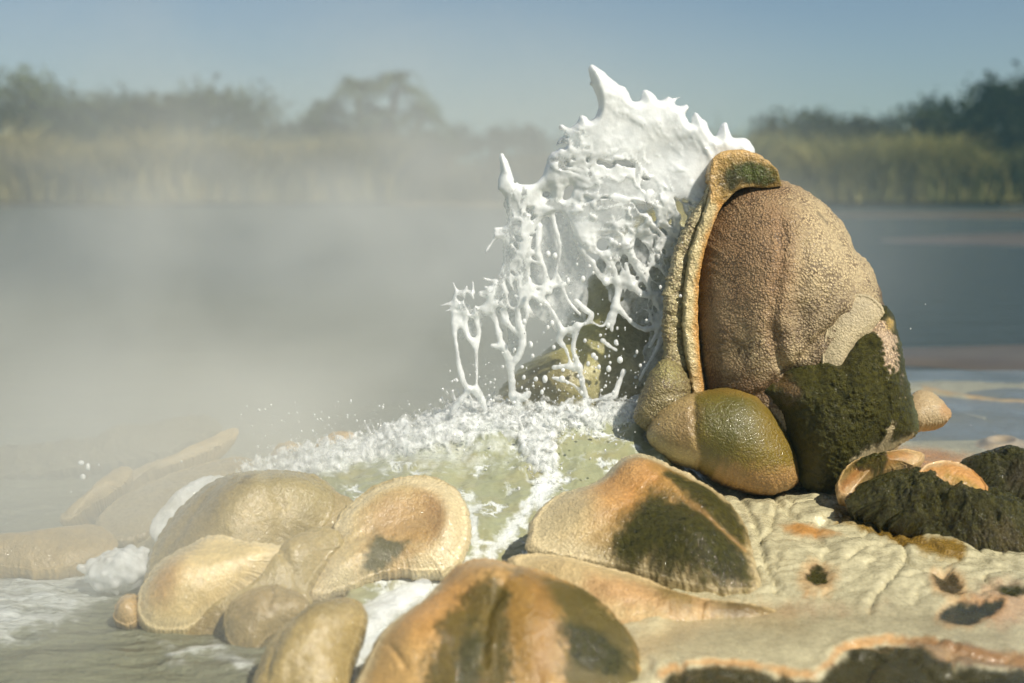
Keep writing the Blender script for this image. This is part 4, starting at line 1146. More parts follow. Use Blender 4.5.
lobe('sinter_apron', 'wet tan crust showing between the lobes and boulders on the left', 'sinter crust',
     [(118, 640), (140, 590), (160, 545), (200, 505), (240, 492), (300, 486), (352, 500), (392, 540), (440, 566), (440, 592), (400, 620), (366, 656), (340, 700), (250, 712), (228, 664), (170, 652)], (230, 650), 4.17, 43, .03, .2, seed=263, rings=90, segs=360, wet=1,
     base_col=(.36, .29, .15), amp=.02, fscale=6, layers=[((.25, .20, .09), ('ell', 280, 600, 60, 40), 20, 16, {'k': .6})])
# ================================================================== MOVING WATER
# green turbulent pool running from the cone down between the lobes
PT = TPS(POOLPTS)
xs = np.arange(226, 672, 1.4); ys = np.arange(398, 700, 1.4)
PX, PY = np.meshgrid(xs, ys)
px, py = PX.ravel(), PY.ravel()
poly = spline([(236, 486), (250, 470), (290, 452), (350, 436), (420, 418), (470, 408), (540, 406), (620, 402), (664, 400), (668, 430), (664, 472), (640, 470), (600, 496), (560, 508), (536, 528), (540, 556), (505, 572), (470, 576),
               (440, 600), (410, 622), (380, 652), (366, 690), (310, 690), (300, 640), (320, 606), (345, 590), (330, 540), (290, 530), (250, 500)], 160)
sd = poly_sd(px, py, poly)
yy = PT(px, py)
P = at(px, py, yy)
fw = fbm(P[:, 0] * 7, P[:, 1] * 4, 0, 2, 71); fw2 = fbm(P[:, 0] * 4, P[:, 1] * 4, 0, 3, 72)
turb = sstep(520, 440, py)
P[:, 2] += (fw * .018 + fw2 * .026) * (.45 + .55 * turb) + .006 * np.abs(fbm(P[:, 0] * 16, P[:, 1] * 12, 0, 2, 73))
P[:, 2] -= sstep(-6, 6, sd) * .05
cr = 1 - np.abs(fbm(P[:, 0] * 6, P[:, 1] * 4.5, 0, 4, 74)) * 2.2          # foam webs
foam = np.zeros(len(px))
for spec, soft, amp, k in [([(240, 474), (300, 446), (360, 432), (430, 410), (500, 400), (540, 408), (560, 424), (500, 440), (440, 448), (380, 462), (320, 478), (260, 482)], 14, 12, 1.0),
                           (('line', [(520, 400), (535, 440), (548, 478), (540, 500)], 13), 12, 14, .95), (('line', [(548, 478), (520, 520), (488, 556), (462, 572)], 9), 10, 14, .85), (('line', [(556, 420), (610, 414), (660, 408)], 12), 10, 10, .9),
                           (('line', [(470, 500), (476, 540), (484, 562)], 7), 7, 12, .8), (('line', [(430, 585), (390, 610), (350, 660), (330, 690)], 22), 18, 20, .85), (('line', [(340, 500), (350, 510), (342, 528), (334, 540)], 6), 6, 8, .8),
                           (('ell', 440, 450, 90, 24), 20, 18, .6), (('line', [(610, 468), (640, 455), (664, 462)], 4), 5, 6, .5)]:
    nzz = fbm(px / 14, py / 9, 0, 4, 75)
    foam = np.maximum(foam, k * sstep(soft, -soft, region(px, py, spec) + nzz * amp))
u_ = px + fbm(px / 16, py / 9, 0, 3, 231) * 8; v_ = py + fbm(px / 16, py / 9, 4, 3, 232) * 5
_, ea, ia = cells(u_ / 15, v_ / 8, 233); _, eb, ib = cells(u_ / 6, v_ / 3.4, 234)
patch = sstep(-.25, .5, fbm(px / 34, py / 17, 2, 3, 235))
foam = np.maximum(foam, np.clip(1.25 - ea * 2.6, 0, 1) * .9 * patch)
foam = np.maximum(foam, np.clip(1.1 - eb * 1.8, 0, 1) * .75 * patch * (ib < .75))
foam = np.maximum(foam, np.clip(cr, 0, 1) ** 3 * .55 * (.35 + .65 * turb))
pig = np.empty((len(px), 3)); pig[:] = (.27, .285, .17)
t = sstep(-.3, .6, fbm(px / 40, py / 18, 0, 3, 76))[:, None]
pig = pig * (1 - t * .6) + np.array((.30, .27, .13)) * t * .6
idx = np.full(PX.shape, -1); ok = (sd < 5).reshape(PX.shape)
idx[ok] = np.arange(ok.sum())
Fq = np.stack([idx[:-1, :-1], idx[:-1, 1:], idx[1:, 1:], idx[1:, :-1]], -1).reshape(-1, 4); Fq = Fq[(Fq >= 0).all(1)]
m = ok.ravel()
structure(put('pool_water', make_mesh('pool_water', P[m], Fq, M_POOL, True, {'foam': foam[m], 'pigment': pig[m]})))

# ------------------------------------------------------------------ the fountain
FY = 5.36
MPP = FY / FPX * 1.003           # metres per photo pixel in the fountain's plane
bulk = [(588, 67), (596, 66), (608, 76), (618, 84), (627, 89), (632, 100), (640, 101), (642, 91), (647, 89), (654, 93), (659, 99), (664, 99), (669, 96), (675, 99), (678, 105), (689, 104), (690, 109), (687, 114), (691, 124), (694, 114), (698, 112), (702, 117), (706, 120), (712, 131),
        (717, 136), (722, 125), (727, 122), (731, 130), (734, 137), (740, 138), (746, 137), (753, 143), (757, 153), (748, 170), (728, 190), (712, 214), (700, 236), (690, 262), (684, 296), (682, 330),
        (664, 330), (658, 308), (648, 288), (634, 268), (618, 262), (604, 256), (590, 252), (578, 240), (570, 224), (560, 212), (550, 214), (538, 224), (532, 240), (530, 268), (534, 290), (524, 306), (508, 310), (492, 314), (478, 318), (466, 316), (455, 312), (453, 300), (454, 293),
        (460, 290), (472, 291), (488, 288), (498, 274), (503, 258), (504, 240), (496, 238), (494, 234), (503, 229), (507, 213), (504, 196), (497, 188), (500, 172), (499, 157), (503, 153), (509, 164), (514, 178), (520, 184), (532, 184), (542, 176), (547, 160), (556, 144), (560, 136), (558, 127), (562, 124),
        (569, 128), (576, 123), (580, 115), (586, 117), (590, 121), (596, 115), (597, 100), (591, 84)]
vox = 1.3
gx = np.arange(440, 772, vox); gy = np.arange(56, 436, vox); gw = np.arange(-46, 66, vox)
GX, GY = np.meshgrid(gx, gy, indexing='ij')
sd = -poly_sd(GX, GY, spline(bulk, 420))
sd = sd + noise(GX / 7, GY / 7, 0, 81) * 1.1
# flow fans out of the vent behind the rim
th = np.arctan2(GY - 235, GX - 745); rr = np.hypot(GX - 745, GY - 235)
streak = fbm(th * 9 + fbm(GX / 60, GY / 60, 0, 2, 84) * .8, rr / 110, 0, 4, 82)
lumps = fbm(GX / 26, GY / 26, 0, 4, 83)
fine = fbm(GX / 9, GY / 9, 0, 3, 85)
right = sstep(500, 640, GX)
core = sstep(40, -34, (GY - (118 + (GX - 560) * .58)) + fbm(GX / 34, GY / 34, 0, 3, 201) * 26)   # solid white near the crest, lace below
tm = 4.5 + 20 * right * sstep(345, 200, GY) * (.45 + .55 * core) + 4 * sstep(280, 180, GY)
T = tm * np.sqrt(np.clip(1 - (1 - np.clip(sd / (tm * 1.15), 0, 1)) ** 2, 0, 1))
T = np.where(sd > 0, T, np.maximum(sd, -4))
w0 = 10 * sstep(600, 740, GX) + fbm(GX / 90, GY / 90, 0, 2, 87) * 12 - 7 * sstep(560, 460, GX)
# lace: cells drawn out along the fall of the water, ligaments between them
wu = GX + fbm(GX / 22, GY / 22, 0, 3, 203) * 9; wv_ = GY + fbm(GX / 22, GY / 22, 5, 3, 204) * 9
lean_ = .45 * sstep(520, 660, GX)
d1, e1, i1_ = cells((wu - lean_ * wv_) / 8.5, wv_ / 25, 205)
d2, e2, i2_ = cells((wu - lean_ * wv_) / 4.6, wv_ / 8, 206)
lace = 1 - core
open1 = sstep(.10, .26, e1) * (i1_ < .58 + .2 * sstep(200, 260, GY)) * lace
open2 = sstep(.12, .3, e2) * (i2_ < .35) * lace * sstep(-.2, .4, fbm(GX / 24, GY / 24, 0, 2, 207) + .15)
thin = np.clip(np.maximum(open1 * (.55 + .45 * ((i1_ * 7.3) % 1)), open2 * .75), 0, .95)
streak2 = fbm(th * 26 + fbm(GX / 30, GY / 30, 0, 2, 221) * .6, rr / 60, 0, 3, 222)
relief = (streak * 5.0 + streak2 * 2.6 * core + lumps * 4.5 + fine * 1.4 - 2.2 * np.clip(.28 - d2, 0, 1) * 8 * (i2_ < .4) * core + 3.6 * (1 - np.clip(e1 * 3, 0, 1)) * lace + 1.6 * (1 - np.clip(e2 * 4, 0, 1)) * lace) * np.clip(sd / 9, 0, 1) * (.4 + .6 * right)
relief -= (open1 * .50 + open2 * .25) * T * .8
thin = np.maximum(thin, np.clip(.08 + .4 * fbm(GX / 12, GY / 16, 0, 4, 223), 0, .3) * sstep(5, 12, sd))
thin = np.maximum(thin, .40 * sstep(560, 520, GX + fbm(GX / 20, GY / 20, 0, 3, 90) * 30) * sstep(190, 225, GY))
hol = np.full(GX.shape, 99.0)
for (cx, cy, rx, ry, an) in [(547, 194, 3.2, 3.2, 0), (568, 193, 4, 8, 25), (480, 301, 6, 4.5, -20), (536, 247, 5, 13, 4), (548, 268, 7, 20, -4), (514, 292, 2.5, 2.2, 0), (533, 275, 2, 2, 0), (626, 266, 8, 13, -20), (642, 252, 7, 15, -18), (601, 247, 7, 8, 30), (656, 282, 7, 15, -12),
                             (562, 232, 4, 7, 20), (500, 262, 3, 7, 15), (666, 304, 5, 14, -8), (575, 262, 7, 12, 0), (672, 268, 4, 10, -10)]:
    hol = np.minimum(hol, region(GX, GY, ('ell', cx, cy, rx, ry, an)) + noise(GX / 6, GY / 6, cx, 91) * 1.5)
clear = (i1_ < .24) & (i1_ > .02) & (GY > 195)
hc_ = np.where(clear, (.20 - e1) * 30, 99.0)       # some cells have burst right through
hc_ = np.where(lace > .55, hc_, 99.0)
hc2 = np.where((i2_ < .10) & (lace > .5), (.26 - e2) * 14, 99.0)
hol = np.minimum(np.minimum(hol, hc_), hc2)
T = np.where(sd > 0, np.maximum(T + relief * .25, np.minimum(sd * 1.2, 2.0)), T)
cap = np.where(hol > 0, np.sqrt(np.clip(hol * 5.0, 0, 4000)), hol)
T = np.minimum(T, cap)
front = np.clip(relief, -9, 12) * .55
# strands hanging and webbing below: (x, y, radius) polylines lying on the same curved sheet
strands = [
    [(455, 305, 3), (454, 322, 3), (457, 348, 2.4), (462, 374, 3.4), (469, 388, 2.6)], [(469, 388, 2.6), (460, 400, 4), (452, 412, 3)], [(465, 312, 2.5), (468, 334, 2.2), (476, 350, 2.4), (477, 384, 2.0), (476, 392, 3)], [(469, 388, 2.6), (477, 388, 3), (482, 400, 4.2), (486, 410, 3)],
    [(476, 316, 3), (479, 330, 2.6), (477, 346, 2.2)], [(458, 318, 1.8), (468, 334, 2), (478, 342, 1.8)],
    [(492, 312, 3.2), (497, 326, 3.2), (502, 344, 3.6), (509, 360, 4.2), (512, 382, 4.0), (513, 396, 4.8), (519, 412, 5.2), (522, 430, 6)], [(517, 308, 3), (519, 322, 4.2), (523, 338, 4.4), (520, 352, 4), (513, 364, 4)], [(513, 396, 4), (524, 398, 5), (529, 393, 3.4)],
    [(505, 346, 2.5), (497, 346, 3), (492, 345, 2.6)], [(504, 318, 2), (510, 326, 2.6), (518, 334, 2)], [(524, 300, 3), (527, 316, 2.4), (521, 330, 2)], [(534, 296, 2.5), (546, 302, 2), (556, 318, 2.6), (562, 330, 3.6), (572, 328, 3.2)],
    [(577, 326, 4), (574, 342, 2.8), (573, 350, 2.6), (579, 366, 3.2), (582, 382, 3), (586, 398, 3.2), (587, 412, 3.4)], [(562, 332, 4), (559, 340, 4.2), (566, 350, 2), (570, 362, 1.8), (574, 370, 2)], [(579, 366, 2), (566, 366, 3.2), (554, 367, 3.4)], [(583, 394, 2.2), (572, 384, 1.6), (562, 380, 2.4), (553, 378, 2.6)],
    [(572, 330, 2.4), (588, 322, 1.8), (602, 326, 1.8), (610, 318, 2.6)], [(586, 412, 4), (578, 416, 4.6), (572, 418, 3)], [(588, 402, 2.6), (600, 398, 2), (610, 394, 2.2)],
    [(575, 238, 3.2), (582, 250, 2.6), (592, 262, 2.4), (600, 276, 3.4), (606, 282, 4.4)], [(606, 252, 3), (614, 270, 3), (618, 290, 3.6), (616, 304, 4.4), (612, 318, 5.0), (612, 330, 2.8)], [(616, 304, 4), (624, 314, 3), (634, 324, 2.8), (645, 330, 3), (660, 328, 2.4)],
    [(626, 264, 2.6), (630, 280, 2.8), (638, 292, 3), (646, 296, 3.4), (656, 295, 2.4), (666, 296, 2)], [(618, 282, 2.6), (630, 284, 2.4), (642, 294, 2.6)], [(588, 240, 2), (600, 254, 2.2), (612, 268, 2.2)], [(630, 250, 2), (634, 266, 1.8), (646, 282, 1.8), (656, 304, 1.8), (668, 318, 2)],
    [(552, 214, 3.5), (556, 230, 3), (560, 250, 2.2), (556, 272, 2), (550, 292, 2.6)], [(540, 226, 4), (538, 250, 3.4), (544, 268, 3), (546, 284, 3.6), (540, 300, 3.2)], [(546, 284, 3), (556, 286, 2.2), (566, 284, 2.6)], [(558, 276, 1.8), (568, 300, 2), (580, 314, 1.8)],
    [(576, 300, 2.4), (584, 308, 3.4), (592, 314, 4), (588, 320, 2)], [(624, 372, 3.4), (618, 384, 3), (614, 396, 3.6)], [(602, 340, 3), (610, 346, 2.4), (616, 350, 2)], [(650, 348, 2), (660, 330, 3), (670, 300, 3.6), (676, 270, 4)], [(640, 380, 2), (652, 360, 2.6), (664, 338, 3.2)]]
rf = np.random.default_rng(77)
ob = spline(bulk, 300)
for i in range(300):
    p0 = ob[i]; tg = ob[(i + 1) % 300] - ob[i - 1]; nn = np.array((tg[1], -tg[0])); nn /= np.linalg.norm(nn) + 1e-9
    low = p0[1] > 225
    if rf.random() < (.22 if low else .05) and p0[0] < 690:
        L_ = rf.uniform(3, 8) * (1.8 if low else .8)
        q0 = p0 - nn * 2; q1 = p0 + nn * L_ + np.array((rf.normal() * 2, (4 if low else -1)))
        strands.append([(q0[0], q0[1], 2.2), ((q0[0] + q1[0]) / 2, (q0[1] + q1[1]) / 2, 1.6), (q1[0], q1[1], rf.uniform(.8, 2.2))])
NS = []
for s in strands:
    q = spline(s, max(6, int(len(s) * 5)), False)
    q[:, :2] += np.stack([noise(q[:, 1] / 8, q[:, 0] / 30, 0, 92), noise(q[:, 0] / 8, q[:, 1] / 30, 0, 93)], -1) * .9
    q[:, 2] *= .86 + .4 * noise(q[:, 1] / 5, q[:, 0] / 5, 1, 94)
    NS.append(q)
SF = np.full(GX.shape, -30.0)
KS = 1.7
for q in NS:
    S1 = np.full(GX.shape, -30.0)
    for i in range(len(q) - 1):
        a, b = q[i], q[i + 1]
        mx = max(a[2], b[2]) + 9
        i0, i1 = np.searchsorted(gx, [min(a[0], b[0]) - mx, max(a[0], b[0]) + mx]); j0, j1 = np.searchsorted(gy, [min(a[1], b[1]) - mx, max(a[1], b[1]) + mx])
        d, t = seg_dist(GX[i0:i1, j0:j1], GY[i0:i1, j0:j1], a, b)
        r = a[2] + (b[2] - a[2]) * t
        v = np.where(d < r, np.sqrt(np.clip(r * r - d * d, 0, None)), r - d)
        S1[i0:i1, j0:j1] = np.maximum(S1[i0:i1, j0:j1], v)
    SF = KS * np.logaddexp(SF / KS, S1 / KS)
# web of threads around the holes on the right
d1, ed, idd = cells(GX / 17 + fbm(GX / 25, GY / 25, 3, 2, 96) * .8, GY / 26 + fbm(GX / 25, GY / 25, 7, 2, 97) * .8, 98)
web = 1.8 - ed * 20
wm = -poly_sd(GX, GY, np.array([(572, 226), (640, 240), (690, 250), (684, 330), (664, 336), (640, 308), (606, 276), (584, 256)], float))
web = np.where(web > 0, np.sqrt(np.clip(1.8 ** 2 - (ed * 20) ** 2, 0, None)), web)
web = np.minimum(web, wm)
SF = KS * np.logaddexp(SF / KS, web / KS)
T = np.maximum(T, -30)
TS = KS * np.logaddexp(T / KS, SF / KS)
top = np.where(TS > 0, np.maximum(TS, TS + front * (sd > 0)), TS); bot = TS
w3 = gw[None, None, :]
Ff = np.minimum(top[:, :, None] - (w0[:, :, None] - w3), bot[:, :, None] - (w3 - w0[:, :, None]))
# keep edges clean: nothing outside the outline
Ff = np.minimum(Ff, np.maximum(KS * np.logaddexp(np.minimum(sd, hol) / KS, SF / KS), -9)[:, :, None] * 1.4 + 1.4 * 0)
Vg, Fg = surface_nets(Ff.astype(np.float32))
vx = gx[0] + Vg[:, 0] * vox; vy = gy[0] + Vg[:, 1] * vox; vw = gw[0] + Vg[:, 2] * vox
def fountain_pos(x, y, ww):
    P = at(x, y, np.full(np.shape(x), FY)); P[..., 1] += ww * MPP
    return P
def sample(A, x, y):
    i = np.clip(((x - gx[0]) / vox).round().astype(int), 0, A.shape[0] - 1); j = np.clip(((y - gy[0]) / vox).round().astype(int), 0, A.shape[1] - 1)
    return A[i, j]
# smooth the voxel steps a little
def relax(V, F, it, k=.5):
    n = len(V)
    for _ in range(it):
        acc = np.zeros_like(V); cnt = np.zeros(n)
        for a, b in ((0, 1), (1, 2), (2, 3), (3, 0)):
            for s_, d_ in ((a, b), (b, a)):
                for ax in range(3):
                    acc[:, ax] += np.bincount(F[:, d_], V[F[:, s_], ax], n)
                cnt += np.bincount(F[:, d_], minlength=n)
        V = V * (1 - k) + k * acc / np.maximum(cnt, 1)[:, None]
    return V
Pv = relax(np.stack([vx, vy, vw], -1), Fg, 2)
vx, vy, vw = Pv.T
tn = np.maximum(sample(thin * (SF < .5) * (hol > 2), vx, vy), .50 * sstep(185, 265, vy) * np.clip(.6 + fbm(vx / 9, vy / 14, 0, 3, 241), 0, 1.4))
Pf = fountain_pos(vx, vy, vw)
f_loc = at(np.array(600.), np.array(425.), np.array(FY))
fountain = thing('fountain', f_loc, 'white foaming jet of hot water leaping left out of the cone', 'fountain')
cy = vy[Fg].mean(1); cx = vx[Fg].mean(1)
is_up = (cy < 250 + 20 * np.sin(cx / 9)) | (cx > 660)
def sub(name, fm, parent, V, F, attrs, mat, loc):
    f = F[fm]; u, inv = np.unique(f, return_inverse=True)
    return put(name, make_mesh(name, V[u], inv.reshape(f.shape), mat, True, {k: v[u] for k, v in attrs.items()}, origin=loc), parent, loc)
sub('foam_crest', is_up, fountain, Pf, Fg, {'thin': tn}, M_FOAM, f_loc)
sub('falling_strands', ~is_up, fountain, Pf, Fg, {'thin': tn}, M_FOAM, f_loc)

# thin glassy sheets of water stretched between the strands
FILMS = [[(506, 188), (532, 186), (556, 190), (574, 222), (586, 262), (590, 300), (578, 336), (560, 334), (540, 320), (520, 316), (496, 312), (502, 262), (506, 226)],
         [(600, 252), (640, 246), (690, 226), (686, 300), (674, 350), (656, 380), (640, 388), (646, 352), (650, 330), (620, 316), (606, 286)],
         [(455, 304), (480, 314), (478, 346), (468, 340), (458, 336)], [(508, 318), (521, 322), (518, 352), (508, 350)], [(640, 170), (715, 190), (690, 250), (668, 320), (652, 300), (630, 250)]]
FT = np.full(GX.shape, -9.0)
for fp in FILMS:
    FT = np.maximum(FT, -poly_sd(GX, GY, spline(fp, 60)) + fbm(GX / 9, GY / 14, 5, 3, 191) * 4)
fh = fbm(GX / 15, GY / 24, 8, 3, 192)
FT = np.minimum(FT, (.62 - fh) * 14)
FT = np.where(FT > 0, 1.5 + .5 * fine, FT)
w1 = w0 + 7 + fbm(GX / 30, GY / 50, 3, 3, 193) * 7
Ft = np.minimum(FT[:, :, None], FT[:, :, None] - np.abs(w3 - w1[:, :, None]))
Vm, Fm = surface_nets(Ft.astype(np.float32))
Vm = relax(Vm, Fm, 2)
mx, my = gx[0] + Vm[:, 0] * vox, gy[0] + Vm[:, 1] * vox
tk = np.clip(.80 + .25 * fbm(mx / 10, my / 22, 0, 4, 194), .4, 1)
put('water_film', make_mesh('water_film', fountain_pos(mx, my, gw[0] + Vm[:, 2] * vox), Fm, M_FOAM, True, {'thin': tk}, origin=f_loc), fountain, f_loc)

# ------------------------------------------------------------------ splash at its foot
r = np.random.default_rng(5)
def pool_pt(x, y): return at(np.array(x), np.array(y), PT(np.array(x), np.array(y)))
caps = []
path = spline([(246, 476), (290, 458), (330, 448), (380, 440), (430, 424), (470, 410), (510, 412), (540, 420), (590, 416), (650, 408)], 200, False)
path2 = spline([(516, 414), (530, 440), (546, 470), (540, 492)], 60, False)
def burst(x, y, n, hmax, spread, r0):
    b = pool_pt(x, y)
    for _ in range(n):
        a = r.uniform(0, 2 * math.pi)
        st = b + np.array((r.normal() * spread, r.normal() * spread * .8, -.01))
        L = hmax * r.uniform(.2, 1) ** 1.6
        d = np.array((math.cos(a) * r.uniform(.1, .9), math.sin(a) * r.uniform(.1, .7), r.uniform(.35, 1))); d /= np.linalg.norm(d)
        e = st + d * L; mid = (st + e) / 2 + np.array((r.normal(), r.normal(), r.normal())) * L * .12
        ra = r0 * r.uniform(.5, 1.2)
        caps.append((st, mid, ra, ra * .65)); caps.append((mid, e, ra * .65, ra * r.uniform(.1, .5)))
        for _k in range(r.integers(0, 3)):
            f_ = st + d * L * r.uniform(1.05, 1.9) + np.array((r.normal(), r.normal(), -abs(r.normal()))) * L * .12; caps.append((f_, f_ + (0, 0, .002), ra * r.uniform(.35, .8), ra * .4))
        if r.random() < .35:
            caps.append((e, e + .002, ra * .75, ra * .75))
for i in range(0, 200):
    x, y = path[i]
    t = i / 200
    strong = .35 + .8 * math.exp(-((t - .62) / .2) ** 2) + .45 * math.exp(-((t - .2) / .15) ** 2)
    burst(x + r.normal() * 7, y + r.normal() * 7 + 3, 6, .07 * strong, .04, .0042)
for i in range(0, 60):
    x, y = path2[i]
    burst(x + r.normal() * 8, y + r.normal() * 4, 3, .035, .03, .005)
for (x, y, n, h) in [(458, 402, 16, .12), (484, 408, 16, .11), (522, 425, 26, .09), (588, 416, 18, .08), (640, 412, 16, .07), (340, 446, 20, .08), (260, 468, 12, .08), (380, 434, 14, .09), (615, 405, 14, .09), (655, 402, 12, .08), (476, 432, 12, .08), (300, 452, 16, .07)]:
    burst(x, y, n, h, .035, .0065)
allp = np.array([c_[0] for c_ in caps] + [c_[1] for c_ in caps])
lo = allp.min(0) - .04; hi = allp.max(0) + .04
hv = .0038
S = splat_capsules(caps, lo, hi, hv)
Vs, Fs = surface_nets(S)
Vs = relax(Vs, Fs, 2)
Vs = lo + Vs * hv
s_loc = pool_pt(470., 440.)
o = put('splash', make_mesh('splash', Vs, Fs, M_FOAM, True, {'thin': np.clip(.35 + .35 * fbm(Vs[:, 0] * 14, Vs[:, 1] * 14, Vs[:, 2] * 14, 3, 195), .1, .8)}, origin=s_loc), None, s_loc)
splash = o
fx_, fy_ = np.meshgrid(np.arange(226, 676, 1.0), np.arange(392, 520, 1.0))
qx, qy = fx_.ravel(), fy_.ravel()
band = [(234, 480), (262, 460), (310, 444), (370, 434), (425, 414), (470, 400), (520, 402), (580, 404), (664, 396), (662, 414), (600, 428), (566, 436), (560, 462), (546, 478), (530, 470), (518, 452), (496, 444), (440, 452), (380, 462), (320, 480), (270, 490)]
bs = poly_sd(qx, qy, spline(band, 120)) + fbm(qx / 12, qy / 8, 0, 4, 211) * 9
for lay in range(3):
    Pq = at(qx, qy, PT(qx, qy))
    g1 = fbm(Pq[:, 0] * 7, Pq[:, 1] * 6, lay * 7, 3, 212, .45); rg = 1 - np.abs(fbm(Pq[:, 0] * 17, Pq[:, 1] * 13, lay * 5, 4, 213, .6)) * 2
    msk = sstep(6, -9, bs)
    Pq[:, 2] += -.012 + (.016 + .014 * lay) * msk + msk * (.030 * g1 + .014 * np.clip(rg, 0, 1) ** 2)
    Pq[:, 0] += fbm(Pq[:, 0] * 20, Pq[:, 1] * 20, lay, 3, 214) * .012
    lace_ = fbm(qx / 10, qy / 6, lay * 3, 4, 215, .55) + .35 * fbm(qx / 18, qy / 9, lay, 3, 216)
    al = np.clip(.50 - 1.4 * lace_ + (.16 * lay - .1), 0, 1) + sstep(-9, 5, bs)
    keep = (bs < 5).reshape(fx_.shape); ix = np.full(fx_.shape, -1); ix[keep] = np.arange(keep.sum())
    Fz = np.stack([ix[:-1, :-1], ix[:-1, 1:], ix[1:, 1:], ix[1:, :-1]], -1).reshape(-1, 4); Fz = Fz[(Fz >= 0).all(1)]
    kk = keep.ravel()
    put('froth', make_mesh('froth', Pq[kk], Fz, M_FOAM, True, {'thin': np.clip(al[kk] * 1.15, 0, 1.2)}, origin=s_loc), splash, s_loc)
tag(o, 'churning white splash with spiky drops where the fountain falls into the green pool', 'splash')

# spray: drops too many to count, one object
bm_ico = []
import bmesh
b_ = bmesh.new(); bmesh.ops.create_icosphere(b_, subdivisions=2, radius=1.0)
b_.verts.ensure_lookup_table()
IV = np.array([v.co[:] for v in b_.verts]); IF = np.array([[v.index for v in f.verts] for f in b_.faces]); b_.free()
D = []
def drops(n, xa, xb, ya, yb, Ya, Yb, r0, r1):
    for _ in range(n):
        x, y = r.uniform(xa, xb), r.uniform(ya, yb)
        D.append((*at(np.array(x), np.array(y), np.array(r.uniform(Ya, Yb))), r0 * (r1 / r0) ** (r.random() ** 2.2)))
drops(170, 500, 650, 320, 420, 5.1, 5.45, .002, .009)
drops(60, 500, 600, 400, 440, 5.0, 5.3, .002, .008)
drops(420, 240, 520, 400, 470, 5.0, 5.5, .0012, .005)
drops(260, 440, 660, 380, 440, 5.0, 5.5, .0012, .006)
drops(90, 440, 520, 360, 420, 5.1, 5.5, .0015, .005)
drops(40, 530, 690, 240, 330, 5.2, 5.35, .002, .007)
drops(60, 520, 640, 420, 520, 4.7, 5.1, .0015, .005)
drops(36, 60, 300, 400, 560, 4.6, 5.3, .0015, .004)
drops(14, 700, 1000, 300, 440, 5.0, 5.8, .001, .0022)
for (x, y, rad) in [(583, 279, 3), (599, 367, 2), (562, 379, 3), (545, 379, 3), (620, 360, 3.4), (531, 345, 2.6), (575, 357, 2.4), (617, 344, 2), (568, 281, 2.4), (555, 256, 3), (548, 254, 3), (542, 392, 2), (563, 370, 2.2), (596, 358, 2), (81, 463, 2.6), (88, 467, 2.6), (83, 477, 2.4)]:
    D.append((*at(np.array(x), np.array(y), np.array(5.2 if x > 200 else 4.7)), rad * .0037))
D = np.array(D)
sc_ = np.stack([D[:, 3] * r.uniform(.8, 1.2, len(D)), D[:, 3] * r.uniform(.8, 1.2, len(D)), D[:, 3] * r.uniform(.9, 1.6, len(D))], -1)
V = (D[:, None, :3] + IV[None] * sc_[:, None]).reshape(-1, 3)
F = (IF[None] + np.arange(len(D))[:, None, None] * len(IV)).reshape(-1, 3)
o = put('spray', make_mesh('spray', V, F, M_FOAM, True, {'thin': np.full(len(V), .15)}))
tag(o, 'fine spray of white water drops flying around the fountain and its splash', 'spray', None, 'stuff')

# foaming cascades running over the left rocks
def cascade(name, label, outline, base, Y, lean, Tt, seed, **k):
    o = stone(name, outline, base, Y, lean, Tt, .08, p=2.2, seed=seed, rings=70, segs=260, amp=.016, fscale=12, jitter=1.5, mat=M_FOAM, moss_amp=0, **k)
    m = o.data; n = len(m.vertices)
    co_ = np.empty(n * 3, np.float32); m.vertices.foreach_get('co', co_); co_ = co_.reshape(-1, 3)
    a = m.attributes.new('thin', 'FLOAT', 'POINT'); a.data.foreach_set('value', np.clip(.42 + .5 * fbm(co_[:, 0] * 9, co_[:, 1] * 9, co_[:, 2] * 14, 4, seed), 0, .9).astype(np.float32))
    return tag(o, label, 'white water')
cascade('cascade', 'white sheet of water pouring down the left side of the olive boulder', [(150, 528), (162, 510), (180, 492), (204, 478), (226, 478), (222, 488), (200, 500), (184, 518), (168, 536), (154, 540)], (158, 536), 4.62, 40, .04, 241)
hc = at(np.array(119.), np.array(570.), np.array(4.42))
hcaps = []
for i in range(420):
    u = r.normal(size=3); u /= np.linalg.norm(u); u *= r.random() ** .35
    p_ = hc + u * np.array((.095, .07, .058)) + np.array((.02 * u[2], 0, 0))
    ra = r.uniform(.008, .024); hcaps.append((p_, p_ + r.normal(size=3) * .01, ra, ra * .7))
S = splat_capsules(hcaps, hc - .2, hc + .2, .005)
Vh, Fh = surface_nets(S); Vh = hc - .2 + relax(Vh, Fh, 2) * .005
tag(put('foam_heap', make_mesh('foam_heap', Vh, Fh, M_FOAM, True, {'thin': np.clip(.45 + .3 * fbm(Vh[:, 0] * 20, Vh[:, 1] * 20, Vh[:, 2] * 20, 3, 251), .1, .85)}, origin=hc), None, hc), 'rounded heap of white foam in the water left of the peach tongue', 'white water')
cascade('cascade', 'white water rushing between the bottom tan boulder and the orange fan lobe', [(318, 670), (330, 640), (350, 616), (376, 598), (408, 584), (430, 580), (428, 592), (404, 610), (380, 632), (362, 660), (346, 686), (326, 690)], (340, 686), 3.72, 20, .02, 257)
